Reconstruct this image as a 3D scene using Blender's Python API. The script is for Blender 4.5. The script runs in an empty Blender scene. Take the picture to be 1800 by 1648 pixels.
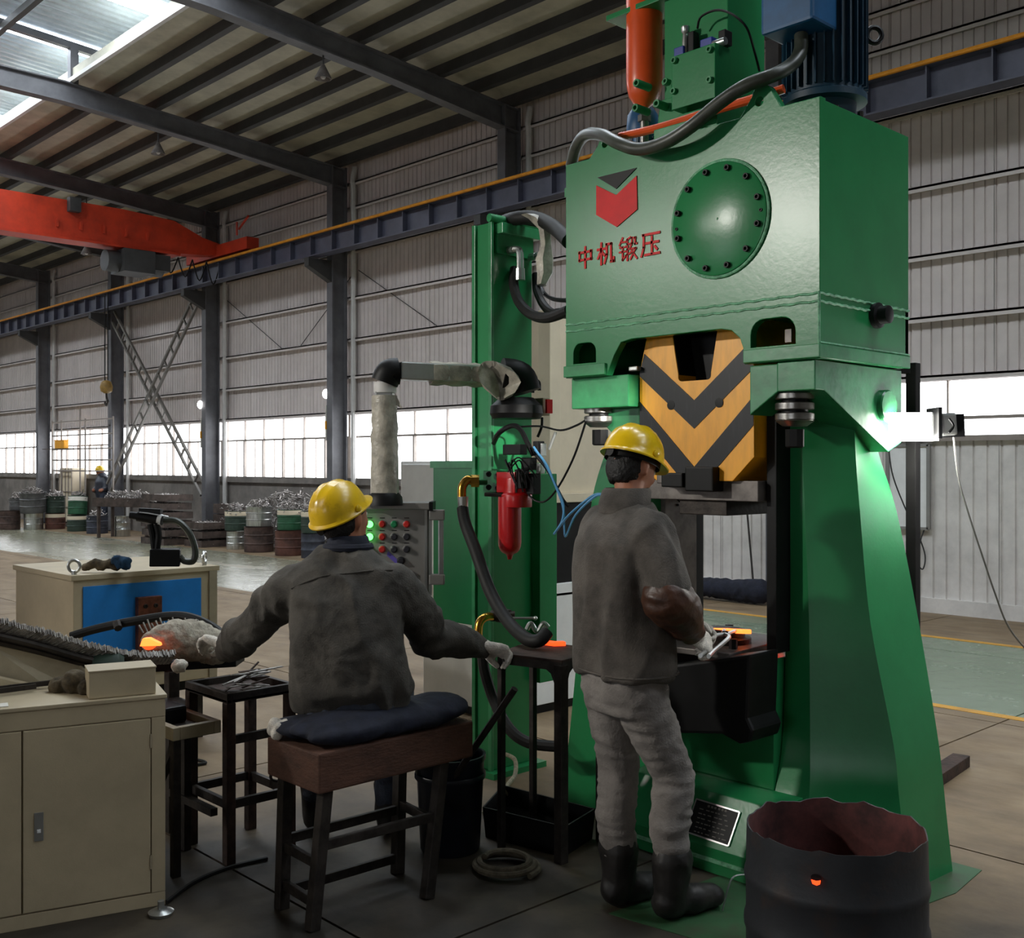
import bpy, bmesh, math, random
from mathutils import Vector as V, Matrix, noise
S = bpy.context.scene
C = S.collection
PI = math.pi
# ------------------------------------------------------------------ camera, world, lights, exposure
FOC, CX, HY, CH = 1900., 900., 816., 1.61
TH = math.atan2(1800, 1900)
FW = V((-math.cos(TH), math.sin(TH), 0)); RT = V((math.sin(TH), math.cos(TH), 0)); UP = V((0, 0, 1))
cam = bpy.data.objects.new('camera', bpy.data.cameras.new('camera')); C.objects.link(cam)
cam.location = (0, 0, CH)
cam.rotation_euler = (PI/2, 0, math.atan2(-FW.x, FW.y))
cam.data.sensor_width = 36; cam.data.sensor_fit = 'HORIZONTAL'; cam.data.lens = 36*FOC/1800
cam.data.shift_y = (HY-824)/1800
cam.data.clip_start = .05; cam.data.clip_end = 300
S.camera = cam
S.view_settings.view_transform = 'Standard'; S.view_settings.look = 'None'
S.view_settings.gamma = 1; S.view_settings.use_curve_mapping = False
S.view_settings.exposure = 0.55
W = bpy.data.worlds.new('overcast_sky'); S.world = W; W.use_nodes = True
W.node_tree.nodes['Background'].inputs[0].default_value = (.82, .9, 1, 1)
W.node_tree.nodes['Background'].inputs[1].default_value = 1.0
WIN_GLOW, SKY_GLOW = 3.4, 20.0
def lamp(name, kind, loc, power, col, target=None, size=.3, spot=None, blend=.4, size_y=None):
    d = bpy.data.lights.new(name, kind); o = bpy.data.objects.new(name, d); C.objects.link(o)
    d.energy = power; d.color = col; o.location = loc
    if kind == 'AREA':
        d.size = size
        if size_y: d.shape = 'RECTANGLE'; d.size_y = size_y
    else: d.shadow_soft_size = size
    if spot: d.spot_size = spot; d.spot_blend = blend
    if target is not None: o.rotation_euler = (V(target)-V(loc)).to_track_quat('-Z', 'Y').to_euler()
    return o
lamp('bay_floodlight', 'SPOT', (-6.2, -3.0, 4.2), 560, (1, .97, .9), (-2.7, 3.5, 2.1), .14, math.radians(36), .6)
lamp('work_floodlight_beam', 'POINT', (-1.985, 4.19, 1.69), 7, (1, .99, .95), None, .05)
lamp('column_floodlight', 'SPOT', (.6, 2.0, 2.3), 1100, (1, .98, .92), (-4.11, 3.9, 1.72), .05, math.radians(5.5), .8)
lamp('left_fill_spot', 'SPOT', (-8.5, -3.2, 4.3), 260, (1, .97, .9), (-4.2, 2.2, .9), .14, math.radians(40), .7)  # unseen fill added to brighten the left work area, no fixture there

# ------------------------------------------------------------------ helpers
def px(x, y, X=None, Y=None, Z=None, D=None):
    d = FW + RT*((x-CX)/FOC) + UP*((HY-y)/FOC)
    if X is not None: t = X/d.x
    elif Y is not None: t = Y/d.y
    elif Z is not None: t = (Z-CH)/d.z
    else: t = D
    return V((0, 0, CH)) + d*t
def lin(c):
    c = c/255.
    return c/12.92 if c <= .04045 else ((c+.055)/1.055)**2.4
def L3(c): return (lin(c[0]), lin(c[1]), lin(c[2]), 1)
MATS = {}
def mat(name, col, rough=.5, metal=0., var=.12, scale=6., bump=0., bscale=40., col2=None, mask=.5, emit=None, estr=0, coat=0., spec=.5, stretch=None):
    m = bpy.data.materials.new(name); m.use_nodes = True; MATS[name] = m
    nt = m.node_tree; N = nt.nodes; Lk = nt.links; b = N['Principled BSDF']
    b.inputs['Roughness'].default_value = rough; b.inputs['Metallic'].default_value = metal
    b.inputs['Specular IOR Level'].default_value = spec
    if coat: b.inputs['Coat Weight'].default_value = coat; b.inputs['Coat Roughness'].default_value = .15
    tc = N.new('ShaderNodeTexCoord'); mp = N.new('ShaderNodeMapping'); Lk.new(tc.outputs['Object'], mp.inputs[0])
    if stretch: mp.inputs['Scale'].default_value = stretch
    nz = N.new('ShaderNodeTexNoise'); nz.inputs['Scale'].default_value = scale; nz.inputs['Detail'].default_value = 6; nz.inputs['Roughness'].default_value = .65
    Lk.new(mp.outputs[0], nz.inputs['Vector'])
    cr = N.new('ShaderNodeValToRGB'); Lk.new(nz.outputs['Fac'], cr.inputs[0])
    a = L3(col); z = L3(col2) if col2 else tuple(a[i]*(1-var*2.2) for i in range(3))+(1,)
    hi = tuple(min(1, a[i]*(1+var)) for i in range(3))+(1,)
    e = cr.color_ramp.elements
    e[0].position = mask-.16; e[0].color = z; e[1].position = mask+.12; e[1].color = hi if not col2 else a
    Lk.new(cr.outputs[0], b.inputs['Base Color'])
    if bump:
        n2 = N.new('ShaderNodeTexNoise'); n2.inputs['Scale'].default_value = bscale; n2.inputs['Detail'].default_value = 5
        Lk.new(mp.outputs[0], n2.inputs['Vector'])
        bp = N.new('ShaderNodeBump'); bp.inputs['Strength'].default_value = bump; bp.inputs['Distance'].default_value = .01
        Lk.new(n2.outputs['Fac'], bp.inputs['Height']); Lk.new(bp.outputs[0], b.inputs['Normal'])
    if emit: b.inputs['Emission Color'].default_value = L3(emit); b.inputs['Emission Strength'].default_value = estr
    return m

class MB:
    def __init__(s): s.v = []; s.f = []; s.sm = []
    def add(s, vs, fs, smooth=False):
        o = len(s.v); s.v += [V(p) for p in vs]
        for f in fs: s.f.append([i+o for i in f]); s.sm.append(smooth)
        return s
    def box(s, x0, x1, y0, y1, z0, z1, M=None):
        p = [V((x, y, z)) for z in (z0, z1) for x, y in ((x0, y0), (x1, y0), (x1, y1), (x0, y1))]
        if M: p = [M @ q for q in p]
        return s.add(p, [(3, 2, 1, 0), (4, 5, 6, 7), (0, 1, 5, 4), (1, 2, 6, 5), (2, 3, 7, 6), (3, 0, 4, 7)])
    def cbox(s, c, sz, M=None):
        return s.box(c[0]-sz[0]/2, c[0]+sz[0]/2, c[1]-sz[1]/2, c[1]+sz[1]/2, c[2]-sz[2]/2, c[2]+sz[2]/2, M)
    def bar(s, p, q, w, h, up=UP):
        p = V(p); q = V(q); d = (q-p).normalized(); r = d.cross(up)
        if r.length < .01: r = d.cross(V((1, 0, 0)))
        r.normalize(); u = r.cross(d)
        vs = [c+r*a*w/2+u*b*h/2 for c in (p, q) for a, b in ((-1, -1), (1, -1), (1, 1), (-1, 1))]
        return s.add(vs, [(0, 1, 2, 3), (7, 6, 5, 4), (1, 0, 4, 5), (2, 1, 5, 6), (3, 2, 6, 7), (0, 3, 7, 4)])
    def prism(s, pts, vec):
        n = len(pts); vec = V(vec); a = [V(p) for p in pts]
        return s.add(a+[p+vec for p in a], [list(range(n))[::-1], list(range(n, 2*n))]+[(i, (i+1) % n, (i+1) % n+n, i+n) for i in range(n)])
    def rings(s, rs, caps=True, smooth=True, closed=False):
        n = len(rs[0]); fs = []
        m = len(rs)
        for k in range(m if closed else m-1):
            a = k*n; b = ((k+1) % m)*n
            for i in range(n): j = (i+1) % n; fs.append((a+i, a+j, b+j, b+i))
        o = len(s.v); s.add([p for r in rs for p in r], fs, smooth)
        if caps and not closed:
            s.f.append([o+i for i in range(n)][::-1]); s.sm.append(False)
            s.f.append([o+(m-1)*n+i for i in range(n)]); s.sm.append(False)
        return s
    def lathe(s, prof, c=(0, 0, 0), axis=UP, n=24, caps=True, smooth=True):
        ax = V(axis).normalized(); a = ax.orthogonal().normalized(); b = ax.cross(a); c = V(c)
        return s.rings([[c+ax*h+(a*math.cos(2*PI*i/n)+b*math.sin(2*PI*i/n))*max(r, 1e-4) for i in range(n)] for r, h in prof], caps, smooth)
    def cyl(s, p, q, r, r2=None, n=16):
        p = V(p); q = V(q); return s.lathe([(r, 0), (r2 if r2 is not None else r, (q-p).length)], p, q-p, n)
    def tube(s, pts, r, n=8, sub=6, closed=False):
        pts = [V(p) for p in pts]; P = smoothpath(pts, sub, closed) if sub else pts
        rs = r if callable(r) else (lambda t: r)
        d = (P[1]-P[0]).normalized(); u = d.orthogonal().normalized(); out = []
        m = len(P)
        for i, p in enumerate(P):
            t = (P[(i+1) % m]-P[i-1]) if closed else (P[min(i+1, m-1)]-P[max(i-1, 0)])
            if t.length > 1e-9: t.normalize(); u = (u-t*u.dot(t)).normalized()
            w = t.cross(u); k = rs(i/max(1, m-1))
            out.append([p+(u*math.cos(2*PI*j/n)+w*math.sin(2*PI*j/n))*k for j in range(n)])
        return s.rings(out, True, True, closed)
    def ball(s, c, r, n=14, M=None, sc=(1, 1, 1)):
        m = n//2; rs = []
        for k in range(m+1):
            a = -PI/2+PI*k/m; rr = max(math.cos(a), 1e-3)
            rs.append([V(c)+V((rr*math.cos(2*PI*i/n)*r*sc[0], rr*math.sin(2*PI*i/n)*r*sc[1], math.sin(a)*r*sc[2])) for i in range(n)])
        return s.rings(rs)
    def chain(s, pts, n=12):
        """capsule chain through (centre, radius) pairs, round at both ends"""
        P = [V(p) for p, r in pts]; R = [r for p, r in pts]
        path = []
        for i in range(len(P)-1):
            for t in (0, .33, .67): path.append((P[i].lerp(P[i+1], t), R[i]*(1-t)+R[i+1]*t))
        path.append((P[-1], R[-1]))
        d0 = (P[1]-P[0]).normalized(); d1 = (P[-1]-P[-2]).normalized()
        A = [(P[0]-d0*R[0]*math.sin(a), R[0]*math.cos(a)) for a in (1.45, 1., .5)]
        Z = [(P[-1]+d1*R[-1]*math.sin(a), R[-1]*math.cos(a)) for a in (.5, 1., 1.45)]
        path = A+path+Z; u = d0.orthogonal().normalized(); out = []
        for i, (p, r) in enumerate(path):
            t = (path[min(i+1, len(path)-1)][0]-path[max(i-1, 0)][0]).normalized()
            u = (u-t*u.dot(t)).normalized(); w = t.cross(u)
            out.append([p+(u*math.cos(2*PI*j/n)+w*math.sin(2*PI*j/n))*r for j in range(n)])
        return s.rings(out)
    def mesh(s, name, bevel=0):
        me = bpy.data.meshes.new(name); me.from_pydata([tuple(p) for p in s.v], [], s.f)
        me.polygons.foreach_set('use_smooth', s.sm)
        bm = bmesh.new(); bm.from_mesh(me)
        bmesh.ops.recalc_face_normals(bm, faces=bm.faces)
        if bevel:
            es = [e for e in bm.edges if len(e.link_faces) == 2 and e.calc_face_angle(0) > .6]
            bmesh.ops.bevel(bm, geom=es, offset=bevel, segments=2, affect='EDGES', profile=.6, clamp_overlap=True)
        bm.to_mesh(me); bm.free()
        if any(s.sm): me.set_sharp_from_angle(angle=.62)
        return me
    def build(s, name, m, parent=None, bevel=0, kind=None):
        return link(name, s.mesh(name, bevel), m, parent, kind)
def smoothpath(P, sub, closed=False):
    out = []; n = len(P); seg = n if closed else n-1
    for i in range(seg):
        g = (lambda k: P[k % n]) if closed else (lambda k: P[min(max(k, 0), n-1)])
        a, b, c, d = g(i-1), g(i), g(i+1), g(i+2)
        for k in range(sub):
            t = k/sub
            out.append(.5*((2*b)+(c-a)*t+(2*a-5*b+4*c-d)*t*t+(3*b-a-3*c+d)*t**3))
    if not closed: out.append(P[-1])
    return out
MAT4 = {}
def root_of(o):
    while o.parent: o = o.parent
    return o
def link(name, me, m, parent=None, kind=None, local=False):
    if parent is not None:
        M = MAT4.get(root_of(parent).name)
        if M is not None and not local: me.transform(M.inverted())
    o = bpy.data.objects.new(name, me); C.objects.link(o)
    if m: me.materials.append(m)
    if parent is not None: o.parent = parent
    if kind: o['kind'] = kind
    return o
def thing(name, label, cat, loc=(0, 0, 0), rz=0, group=None):
    o = bpy.data.objects.new(name, None); C.objects.link(o); o.empty_display_size = .1
    o.location = loc; o.rotation_euler = (0, 0, rz)
    MAT4[o.name] = Matrix.Translation(V(loc)) @ Matrix.Rotation(rz, 4, 'Z')
    o['label'] = label; o['category'] = cat
    if group: o['group'] = group
    return o
def tag(o, label, cat, group=None, kind=None):
    o['label'] = label; o['category'] = cat
    if group: o['group'] = group
    if kind: o['kind'] = kind
    return o
def recentre(o):
    """put a single-mesh thing's origin at its base"""
    co = [v.co for v in o.data.vertices]
    c = V(((min(p.x for p in co)+max(p.x for p in co))/2, (min(p.y for p in co)+max(p.y for p in co))/2, min(p.z for p in co)))
    o.data.transform(Matrix.Translation(-c)); o.location = c
    return o
def solo(mb, name, m, label, cat, group=None, bevel=0, kind=None):
    return tag(recentre(mb.build(name, m, None, bevel)), label, cat, group, kind)
def struct(mb, name, m, parent=None, bevel=0):
    return mb.build(name, m, parent, bevel, 'structure' if parent is None else None)
def dup(root, loc, rz=0, label=None, group=None):
    r = root.copy(); C.objects.link(r); r.location = loc; r.rotation_euler = (0, 0, rz)
    if label: r['label'] = label
    if group: r['group'] = group
    for ch in list(root.children):
        c = ch.copy(); C.objects.link(c); c.parent = r
        for g in ch.children:
            d = g.copy(); C.objects.link(d); d.parent = c
    return r
def plate(outer, holes, depth, M, bevel=0):
    """a flat plate with holes: outlines in x,y, extruded along z, then placed by M"""
    cu = bpy.data.curves.new('plate', 'CURVE'); cu.dimensions = '2D'; cu.fill_mode = 'BOTH'
    cu.extrude = depth/2-bevel; cu.bevel_depth = bevel
    for loop in [outer]+holes:
        sp = cu.splines.new('POLY'); sp.points.add(len(loop)-1); sp.use_cyclic_u = True
        for p, q in zip(sp.points, loop): p.co = (q[0], q[1], 0, 1)
    o = bpy.data.objects.new('plate', cu); C.objects.link(o)
    bpy.context.view_layer.update()
    me = bpy.data.meshes.new_from_object(o.evaluated_get(bpy.context.evaluated_depsgraph_get()))
    bpy.data.objects.remove(o); bpy.data.curves.remove(cu)
    me.transform(M)
    for p in me.polygons: p.use_smooth = False
    return me
XZ = Matrix(((1, 0, 0, 0), (0, 0, -1, 0), (0, 1, 0, 0), (0, 0, 0, 1)))   # x,y -> x,z, facing -y
def remesh(mb, vox, smooth=4, disp=None, name='body'):
    o = bpy.data.objects.new('tmp', mb.mesh('tmp')); C.objects.link(o)
    r = o.modifiers.new('r', 'REMESH'); r.mode = 'VOXEL'; r.voxel_size = vox; r.use_smooth_shade = True
    if smooth:
        k = o.modifiers.new('s', 'SMOOTH'); k.iterations = smooth; k.factor = .5
    bpy.context.view_layer.update()
    me = bpy.data.meshes.new_from_object(o.evaluated_get(bpy.context.evaluated_depsgraph_get()))
    old = o.data; bpy.data.objects.remove(o); bpy.data.meshes.remove(old); me.name = name
    if disp:
        ns = [v.normal.copy() for v in me.vertices]
        for v, n in zip(me.vertices, ns): v.co += n*disp(v.co)
    for p in me.polygons: p.use_smooth = True
    return me
def folds(amp, fr=9., seed=0, stretch=(1, 1, .55)):
    def f(p):
        q = V((p.x*stretch[0], p.y*stretch[1], p.z*stretch[2]))*fr+V((seed*7.1, seed*3.3, seed))
        w = V((noise.noise(q*.6), noise.noise(q*.6+V((9, 2, 4))), noise.noise(q*.6+V((1, 8, 5)))))
        a = noise.noise(q+w*1.4)
        return amp*(1-abs(a)*3.2)*.6+amp*.4*noise.noise(q*2.3)
    return f

# ------------------------------------------------------------------ materials
m_wall = mat('wall_sheet', (208, 199, 195), .5, 0, .05, 1.5)
m_wall_low = mat('wall_sheet_low', (222, 217, 212), .5, 0, .08, 2.5)
m_plinth = mat('plinth_plaster', (128, 122, 116), .85, 0, .15, 2., .3)
m_roof = mat('roof_sheet', (184, 180, 162), .6, 0, .1, 2.)
m_roofmon = mat('monitor_sheet', (205, 218, 232), .5, 0, .1, 2.)
m_steel = mat('column_paint', (100, 100, 104), .55, 0, .12, 3.)
m_steeld = mat('dark_steel_paint', (58, 58, 58), .6, 0, .12, 3.)
m_beam = mat('beam_paint', (78, 80, 96), .5, 0, .12, 3.)
m_white = mat('white_pipe', (205, 203, 200), .4, 0, .05, 4.)
m_yel = mat('yellow_pipe_paint', (226, 150, 40), .45, 0, .1, 5.)
m_frame = mat('window_frame', (150, 140, 132), .5, 0, .08, 5.)
m_red = mat('crane_paint', (186, 54, 26), .5, 0, .12, 3.)
m_green = mat('press_green', (38, 126, 74), .27, 0, .05, 2.5, .04, 60., spec=.38)
m_green2 = mat('press_green_shabby', (50, 134, 84), .28, 0, .12, 9., .08, 30.)
m_greenw = mat('weld_green', (120, 186, 146), .45, 0, .2, 30., .6, 120.)
m_blk = mat('black_paint', (15, 15, 16), .5, 0, .2, 8., spec=.25)
m_rub = mat('black_rubber', (26, 25, 24), .6, 0, .15, 20., spec=.3)
m_hose = mat('hose_rubber', (62, 66, 58), .38, 0, .2, 12.)
m_iron = mat('raw_iron', (58, 52, 48), .55, .5, .25, 14., .2)
m_rust = mat('rusty_iron', (62, 44, 36), .7, .2, .3, 12., .3)
m_stl = mat('machined_steel', (150, 148, 144), .32, .9, .12, 10., stretch=(1, 1, 9))
m_stl2 = mat('dull_plate', (112, 106, 102), .5, .5, .2, 9.)
m_org = mat('accumulator_orange', (226, 84, 30), .35, 0, .06, 4., coat=.2)
m_blue = mat('motor_blue', (20, 84, 132), .45, 0, .12, 5.)
m_blued = mat('motor_blue_dark', (14, 52, 72), .5, 0, .12, 5.)
m_bluep = mat('panel_blue', (32, 126, 204), .45, 0, .06, 5.)
m_vblue = mat('valve_blue', (40, 58, 150), .4, 0, .1, 5.)
m_logo = mat('sign_red', (214, 18, 20), .5, 0, .05, 12., spec=.25)
m_hyel = mat('hazard_yellow', (250, 172, 22), .4, 0, .06, 9., stretch=(3, 1, .6))
m_hblk = mat('hazard_black', (19, 20, 24), .42, 0, .4, 16., col2=(42, 44, 50), mask=.34, stretch=(4, 1, .4), spec=.3)
m_beige = mat('cabinet_beige', (186, 170, 140), .5, 0, .06, 3., .05, 200.)
m_beiged = mat('cabinet_beige_dull', (166, 153, 128), .55, 0, .1, 3., .05, 200.)
m_cream = mat('enclosure_cream', (222, 208, 182), .5, 0, .05, 2.)
m_wht = mat('cabinet_white', (236, 236, 234), .45, 0, .04, 3.)
m_pan = mat('console_grey', (140, 138, 134), .4, .2, .05, 3.)
m_alu = mat('bare_aluminium', (190, 192, 190), .3, .85, .05, 10.)
m_film = mat('protective_film', (176, 170, 156), .35, 0, .2, 12., .6, 30.)
m_filt = mat('filter_red', (196, 22, 28), .32, 0, .06, 5., coat=.3)
m_brass = mat('brass', (196, 150, 62), .25, .95, .08, 8.)
m_wood = mat('timber_block', (88, 58, 44), .75, 0, .2, 5., .3, 40., stretch=(1.5, 1, 3))
m_navy = mat('navy_cloth', (26, 30, 46), .85, 0, .2, 14., .3)
m_coat = mat('work_jacket_grey', (74, 70, 64), .9, 0, .2, 9., .35, 160.)
m_coat2 = mat('work_coat_grey', (88, 82, 76), .9, 0, .2, 9., .35, 160.)
m_jean = mat('grey_jeans', (124, 118, 113), .9, 0, .1, 11., .35, 120.)
m_jean2 = mat('blue_jeans', (62, 68, 82), .9, 0, .2, 11., .3, 120.)
m_boot = mat('rubber_boot', (34, 31, 29), .55, 0, .3, 14., .2)
m_skin = mat('skin', (172, 112, 84), .55, 0, .06, 12.)
m_hair = mat('hair_black', (18, 15, 14), .6, 0, .2, 30., .5, 120.)
m_helm = mat('helmet_yellow', (240, 196, 18), .28, 0, .06, 5., coat=.4)
m_helm2 = mat('helmet_yellow_dirty', (222, 180, 24), .32, 0, .3, 14., col2=(150, 110, 20), mask=.36, coat=.2)
m_glove = mat('cotton_glove', (228, 220, 208), .95, 0, .14, 30., .5, 200.)
m_leath = mat('brown_leather', (70, 42, 28), .45, 0, .25, 12., .3, 40.)
m_drum = mat('drum_black', (44, 46, 50), .5, .1, .3, 7., .15, 30., col2=(66, 50, 42), mask=.34)
m_drumin = mat('drum_inside', (86, 44, 42), .8, 0, .3, 8.)
m_hot = mat('hot_steel', (200, 60, 20), .6, 0, .1, 9., emit=(255, 70, 26), estr=1.6)
m_hot2 = mat('hot_steel_bright', (230, 120, 40), .6, 0, .1, 9., emit=(255, 110, 44), estr=2.4)
m_blank = mat('steel_blanks', (168, 162, 156), .5, .35, .25, 40.)
m_wool = mat('ceramic_wool', (176, 166, 150), .95, 0, .2, 24., .8, 60.)
m_cop = mat('copper_block', (128, 74, 56), .5, .4, .3, 12.)
m_rag = mat('rag_blue', (28, 66, 96), .9, 0, .3, 20., .5)
m_khaki = mat('glove_khaki', (88, 76, 56), .9, 0, .3, 20., .5)
m_brace = mat('brace_paint', (112, 108, 102), .6, 0, .1, 3.)
m_post = mat('post_black', (24, 23, 23), .7, 0, .2, 5., spec=.2)
m_hookp = mat('hook_paint', (150, 118, 56), .5, 0, .2, 6.)
m_coilh = mat('coil_hose_dull', (92, 84, 68), .8, 0, .2, 30.)
m_rope = mat('hose_pale', (150, 142, 118), .8, 0, .2, 30.)
m_bucket = mat('bucket_navy', (20, 24, 34), .35, 0, .2, 6.)
m_paper = mat('paper_white', (226, 222, 212), .8, 0, .04, 6.)
m_scrap = mat('scrap_metal', (176, 170, 166), .45, .6, .35, 50.)
m_crate = mat('crate_iron', (84, 72, 66), .65, .2, .25, 6.)
m_galv = mat('galvanised', (198, 200, 196), .28, .85, .12, 8., stretch=(6, 6, .5))
m_dgrn = mat('drum_green', (38, 86, 58), .45, 0, .2, 5.)
m_ddgr = mat('drum_dark_green', (48, 64, 54), .5, 0, .2, 5.)
m_dgry = mat('drum_grey', (92, 92, 92), .45, .2, .2, 5.)
m_dred = mat('drum_red_oxide', (92, 58, 48), .6, 0, .25, 5.)
m_dnav = mat('drum_slate', (56, 60, 72), .5, 0, .25, 5.)
m_dbrn = mat('drum_brown', (84, 66, 60), .65, .1, .3, 5.)
m_btn = {k: mat('button_'+k, c, .35, 0, .03, 5.) for k, c in dict(red=(196, 36, 30), green=(20, 130, 80), dark=(44, 44, 50), olive=(60, 74, 44), violet=(110, 96, 190)).items()}
m_lit = mat('button_lit', (120, 255, 120), .4, emit=(60, 255, 70), estr=7.)
m_lampw = mat('lamp_lens', (255, 255, 250), .4, emit=(255, 250, 250), estr=16.)
m_flood = mat('floodlight_lens', (255, 255, 250), .4, emit=(255, 253, 246), estr=22.)
m_tubeb = mat('air_tube_blue', (88, 150, 196), .35, 0, .05, 8.)
m_pane = mat('frosted_pane', (235, 238, 240), .2, 0, .02, 2., emit=(246, 250, 255), estr=WIN_GLOW)
m_sky = mat('skylight_sheet', (235, 240, 245), .3, 0, .02, 2., emit=(236, 246, 255), estr=SKY_GLOW)

def floor_mat():
    m = bpy.data.materials.new('workshop_floor'); m.use_nodes = True; nt = m.node_tree; N = nt.nodes; K = nt.links; b = N['Principled BSDF']
    g = N.new('ShaderNodeNewGeometry'); sp = N.new('ShaderNodeSeparateXYZ'); K.new(g.outputs['Position'], sp.inputs[0])
    def nz(sc, det=6, st=(1, 1, 1)):
        mp = N.new('ShaderNodeMapping'); mp.inputs['Scale'].default_value = st; K.new(g.outputs['Position'], mp.inputs[0])
        n = N.new('ShaderNodeTexNoise'); n.inputs['Scale'].default_value = sc; n.inputs['Detail'].default_value = det; n.inputs['Roughness'].default_value = .62
        K.new(mp.outputs[0], n.inputs['Vector']); return n.outputs['Fac']
    def ramp(fac, stops):
        r = N.new('ShaderNodeValToRGB'); K.new(fac, r.inputs[0]); e = r.color_ramp.elements
        e[0].position, e[0].color = stops[0]; e[1].position, e[1].color = stops[-1]
        for p, c in stops[1:-1]: x = e.new(p); x.color = c
        return r.outputs[0]
    def math_(op, a, bb, cc=None):
        n = N.new('ShaderNodeMath'); n.operation = op
        for i, q in enumerate((a, bb, cc)):
            if q is None: continue
            if isinstance(q, (int, float)): n.inputs[i].default_value = q
            else: K.new(q, n.inputs[i])
        return n.outputs[0]
    def mix(f, a, bb):
        n = N.new('ShaderNodeMix'); n.data_type = 'RGBA'
        K.new(f, n.inputs[0]) if not isinstance(f, float) else setattr(n.inputs[0], 'default_value', f)
        for i, q in ((6, a), (7, bb)):
            if isinstance(q, tuple): n.inputs[i].default_value = q
            else: K.new(q, n.inputs[i])
        return n.outputs[2]
    def band(v, lo, hi, w):
        a = N.new('ShaderNodeMapRange'); a.interpolation_type = 'SMOOTHSTEP'; K.new(v, a.inputs[0]); a.inputs[1].default_value = lo-w; a.inputs[2].default_value = lo+w
        c = N.new('ShaderNodeMapRange'); c.interpolation_type = 'SMOOTHSTEP'; K.new(v, c.inputs[0]); c.inputs[1].default_value = hi-w; c.inputs[2].default_value = hi+w
        return math_('SUBTRACT', a.outputs[0], c.outputs[0])
    dust = ramp(nz(2.6, 10, (.6, 1.2, 1)), [(.3, L3((102, 84, 61))), (.5, L3((128, 108, 82))), (.72, L3((150, 130, 102)))])
    oil = ramp(nz(2.4, 9), [(.34, L3((38, 33, 27))), (.52, L3((58, 50, 40))), (.7, L3((82, 71, 55)))])
    # oily floor, spread wider to darken the whole foreground and its bounce
    dx = math_('MULTIPLY', math_('ADD', sp.outputs['X'], 1.6), .36); dy = math_('MULTIPLY', math_('SUBTRACT', sp.outputs['Y'], .9), .36)
    dist = math_('ADD', math_('SQRT', math_('ADD', math_('MULTIPLY', dx, dx), math_('MULTIPLY', dy, dy)), 0), math_('MULTIPLY', math_('SUBTRACT', nz(.9, 6), .5), 1.1))
    f = N.new('ShaderNodeMapRange'); K.new(dist, f.inputs[0]); f.inputs[1].default_value = .95; f.inputs[2].default_value = 1.5
    base = mix(f.outputs[0], oil, dust)
    lane = math_('MULTIPLY', band(sp.outputs['Y'], 7.0, 9.85, .03), 1.0)
    wear = N.new('ShaderNodeMapRange'); K.new(nz(1.1, 5, (.35, 1.2, 1)), wear.inputs[0]); wear.inputs[1].default_value = .22; wear.inputs[2].default_value = .46
    xr_ = N.new('ShaderNodeMapRange'); K.new(sp.outputs['X'], xr_.inputs[0]); xr_.inputs[1].default_value = -12; xr_.inputs[2].default_value = -6.5
    lanec = mix(xr_.outputs[0], mix(nz(1.3, 6, (.3, 1, 1)), L3((124, 124, 104)), L3((146, 144, 124))), mix(nz(1.3, 6, (.3, 1, 1)), L3((100, 122, 98)), L3((124, 138, 114))))
    col = mix(math_('MULTIPLY', lane, wear.outputs[0]), base, lanec)
    K.new(col, b.inputs['Base Color'])
    rr = math_('SUBTRACT', .62, math_('MULTIPLY', math_('MULTIPLY', lane, wear.outputs[0]), .38))
    K.new(math_('ADD', rr, math_('MULTIPLY', math_('SUBTRACT', nz(3.), .5), .3)), b.inputs['Roughness'])
    bp = N.new('ShaderNodeBump'); bp.inputs['Strength'].default_value = .12; bp.inputs['Distance'].default_value = .015
    K.new(nz(9., 8), bp.inputs['Height']); K.new(bp.outputs[0], b.inputs['Normal'])
    return m
m_floor = floor_mat()
m_joint = mat('floor_joint', (52, 46, 40), .9, 0, .2, 5.)
m_line = mat('line_yellow', (206, 150, 44), .6, 0, .3, 5., col2=(150, 118, 70), mask=.4)
m_gpaint = mat('floor_green_paint', (44, 84, 50), .55, 0, .3, 6., col2=(60, 62, 46), mask=.42)

# ------------------------------------------------------------------ the hall
WY = 11.4                      # inner face of the long wall
XL, XR, YB = -42., 7., -7.5
COLX = [-35.2, -30.45, -25.7, -20.95, -16.27, -11.76, -7.1, -2.45, 2.2]
fl = MB().box(XL, XR, YB, WY+.3, -.12, -.02); floor = struct(fl, 'floor', m_joint)
xs = [-42.0]+[-40.4+2.35*i for i in range(20)]+[7.0]; ys = [-7.5, -4.87, -2.53, -.19, 2.15, 4.49, 6.83, 9.17, 11.5]
for i in range(len(xs)-1):
    for j in range(len(ys)-1):
        struct(MB().box(xs[i]+.006, xs[i+1]-.006, ys[j]+.006, ys[j+1]-.006, -.02, 0), 'slab', m_floor, floor)
for y in (7.03, 9.8):
    struct(MB().box(-9.5, XR, y-.045, y+.045, 0, .003), 'lane_line', m_line, floor)
gp = MB(); gp.prism([px(1070, 1606, Z=0), px(1235, 1655, Z=0), V((-2.0, 3.2, 0)), V((-1.84, 3.75, 0)), V((-1.8, 4.0, 0)), V((-1.83, 4.3, 0)), V((-2.1, 4.3, 0)), V((-2.5, 3.6, 0))], (0, 0, .003))
struct(gp, 'paint_patch', m_gpaint, floor)

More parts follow.
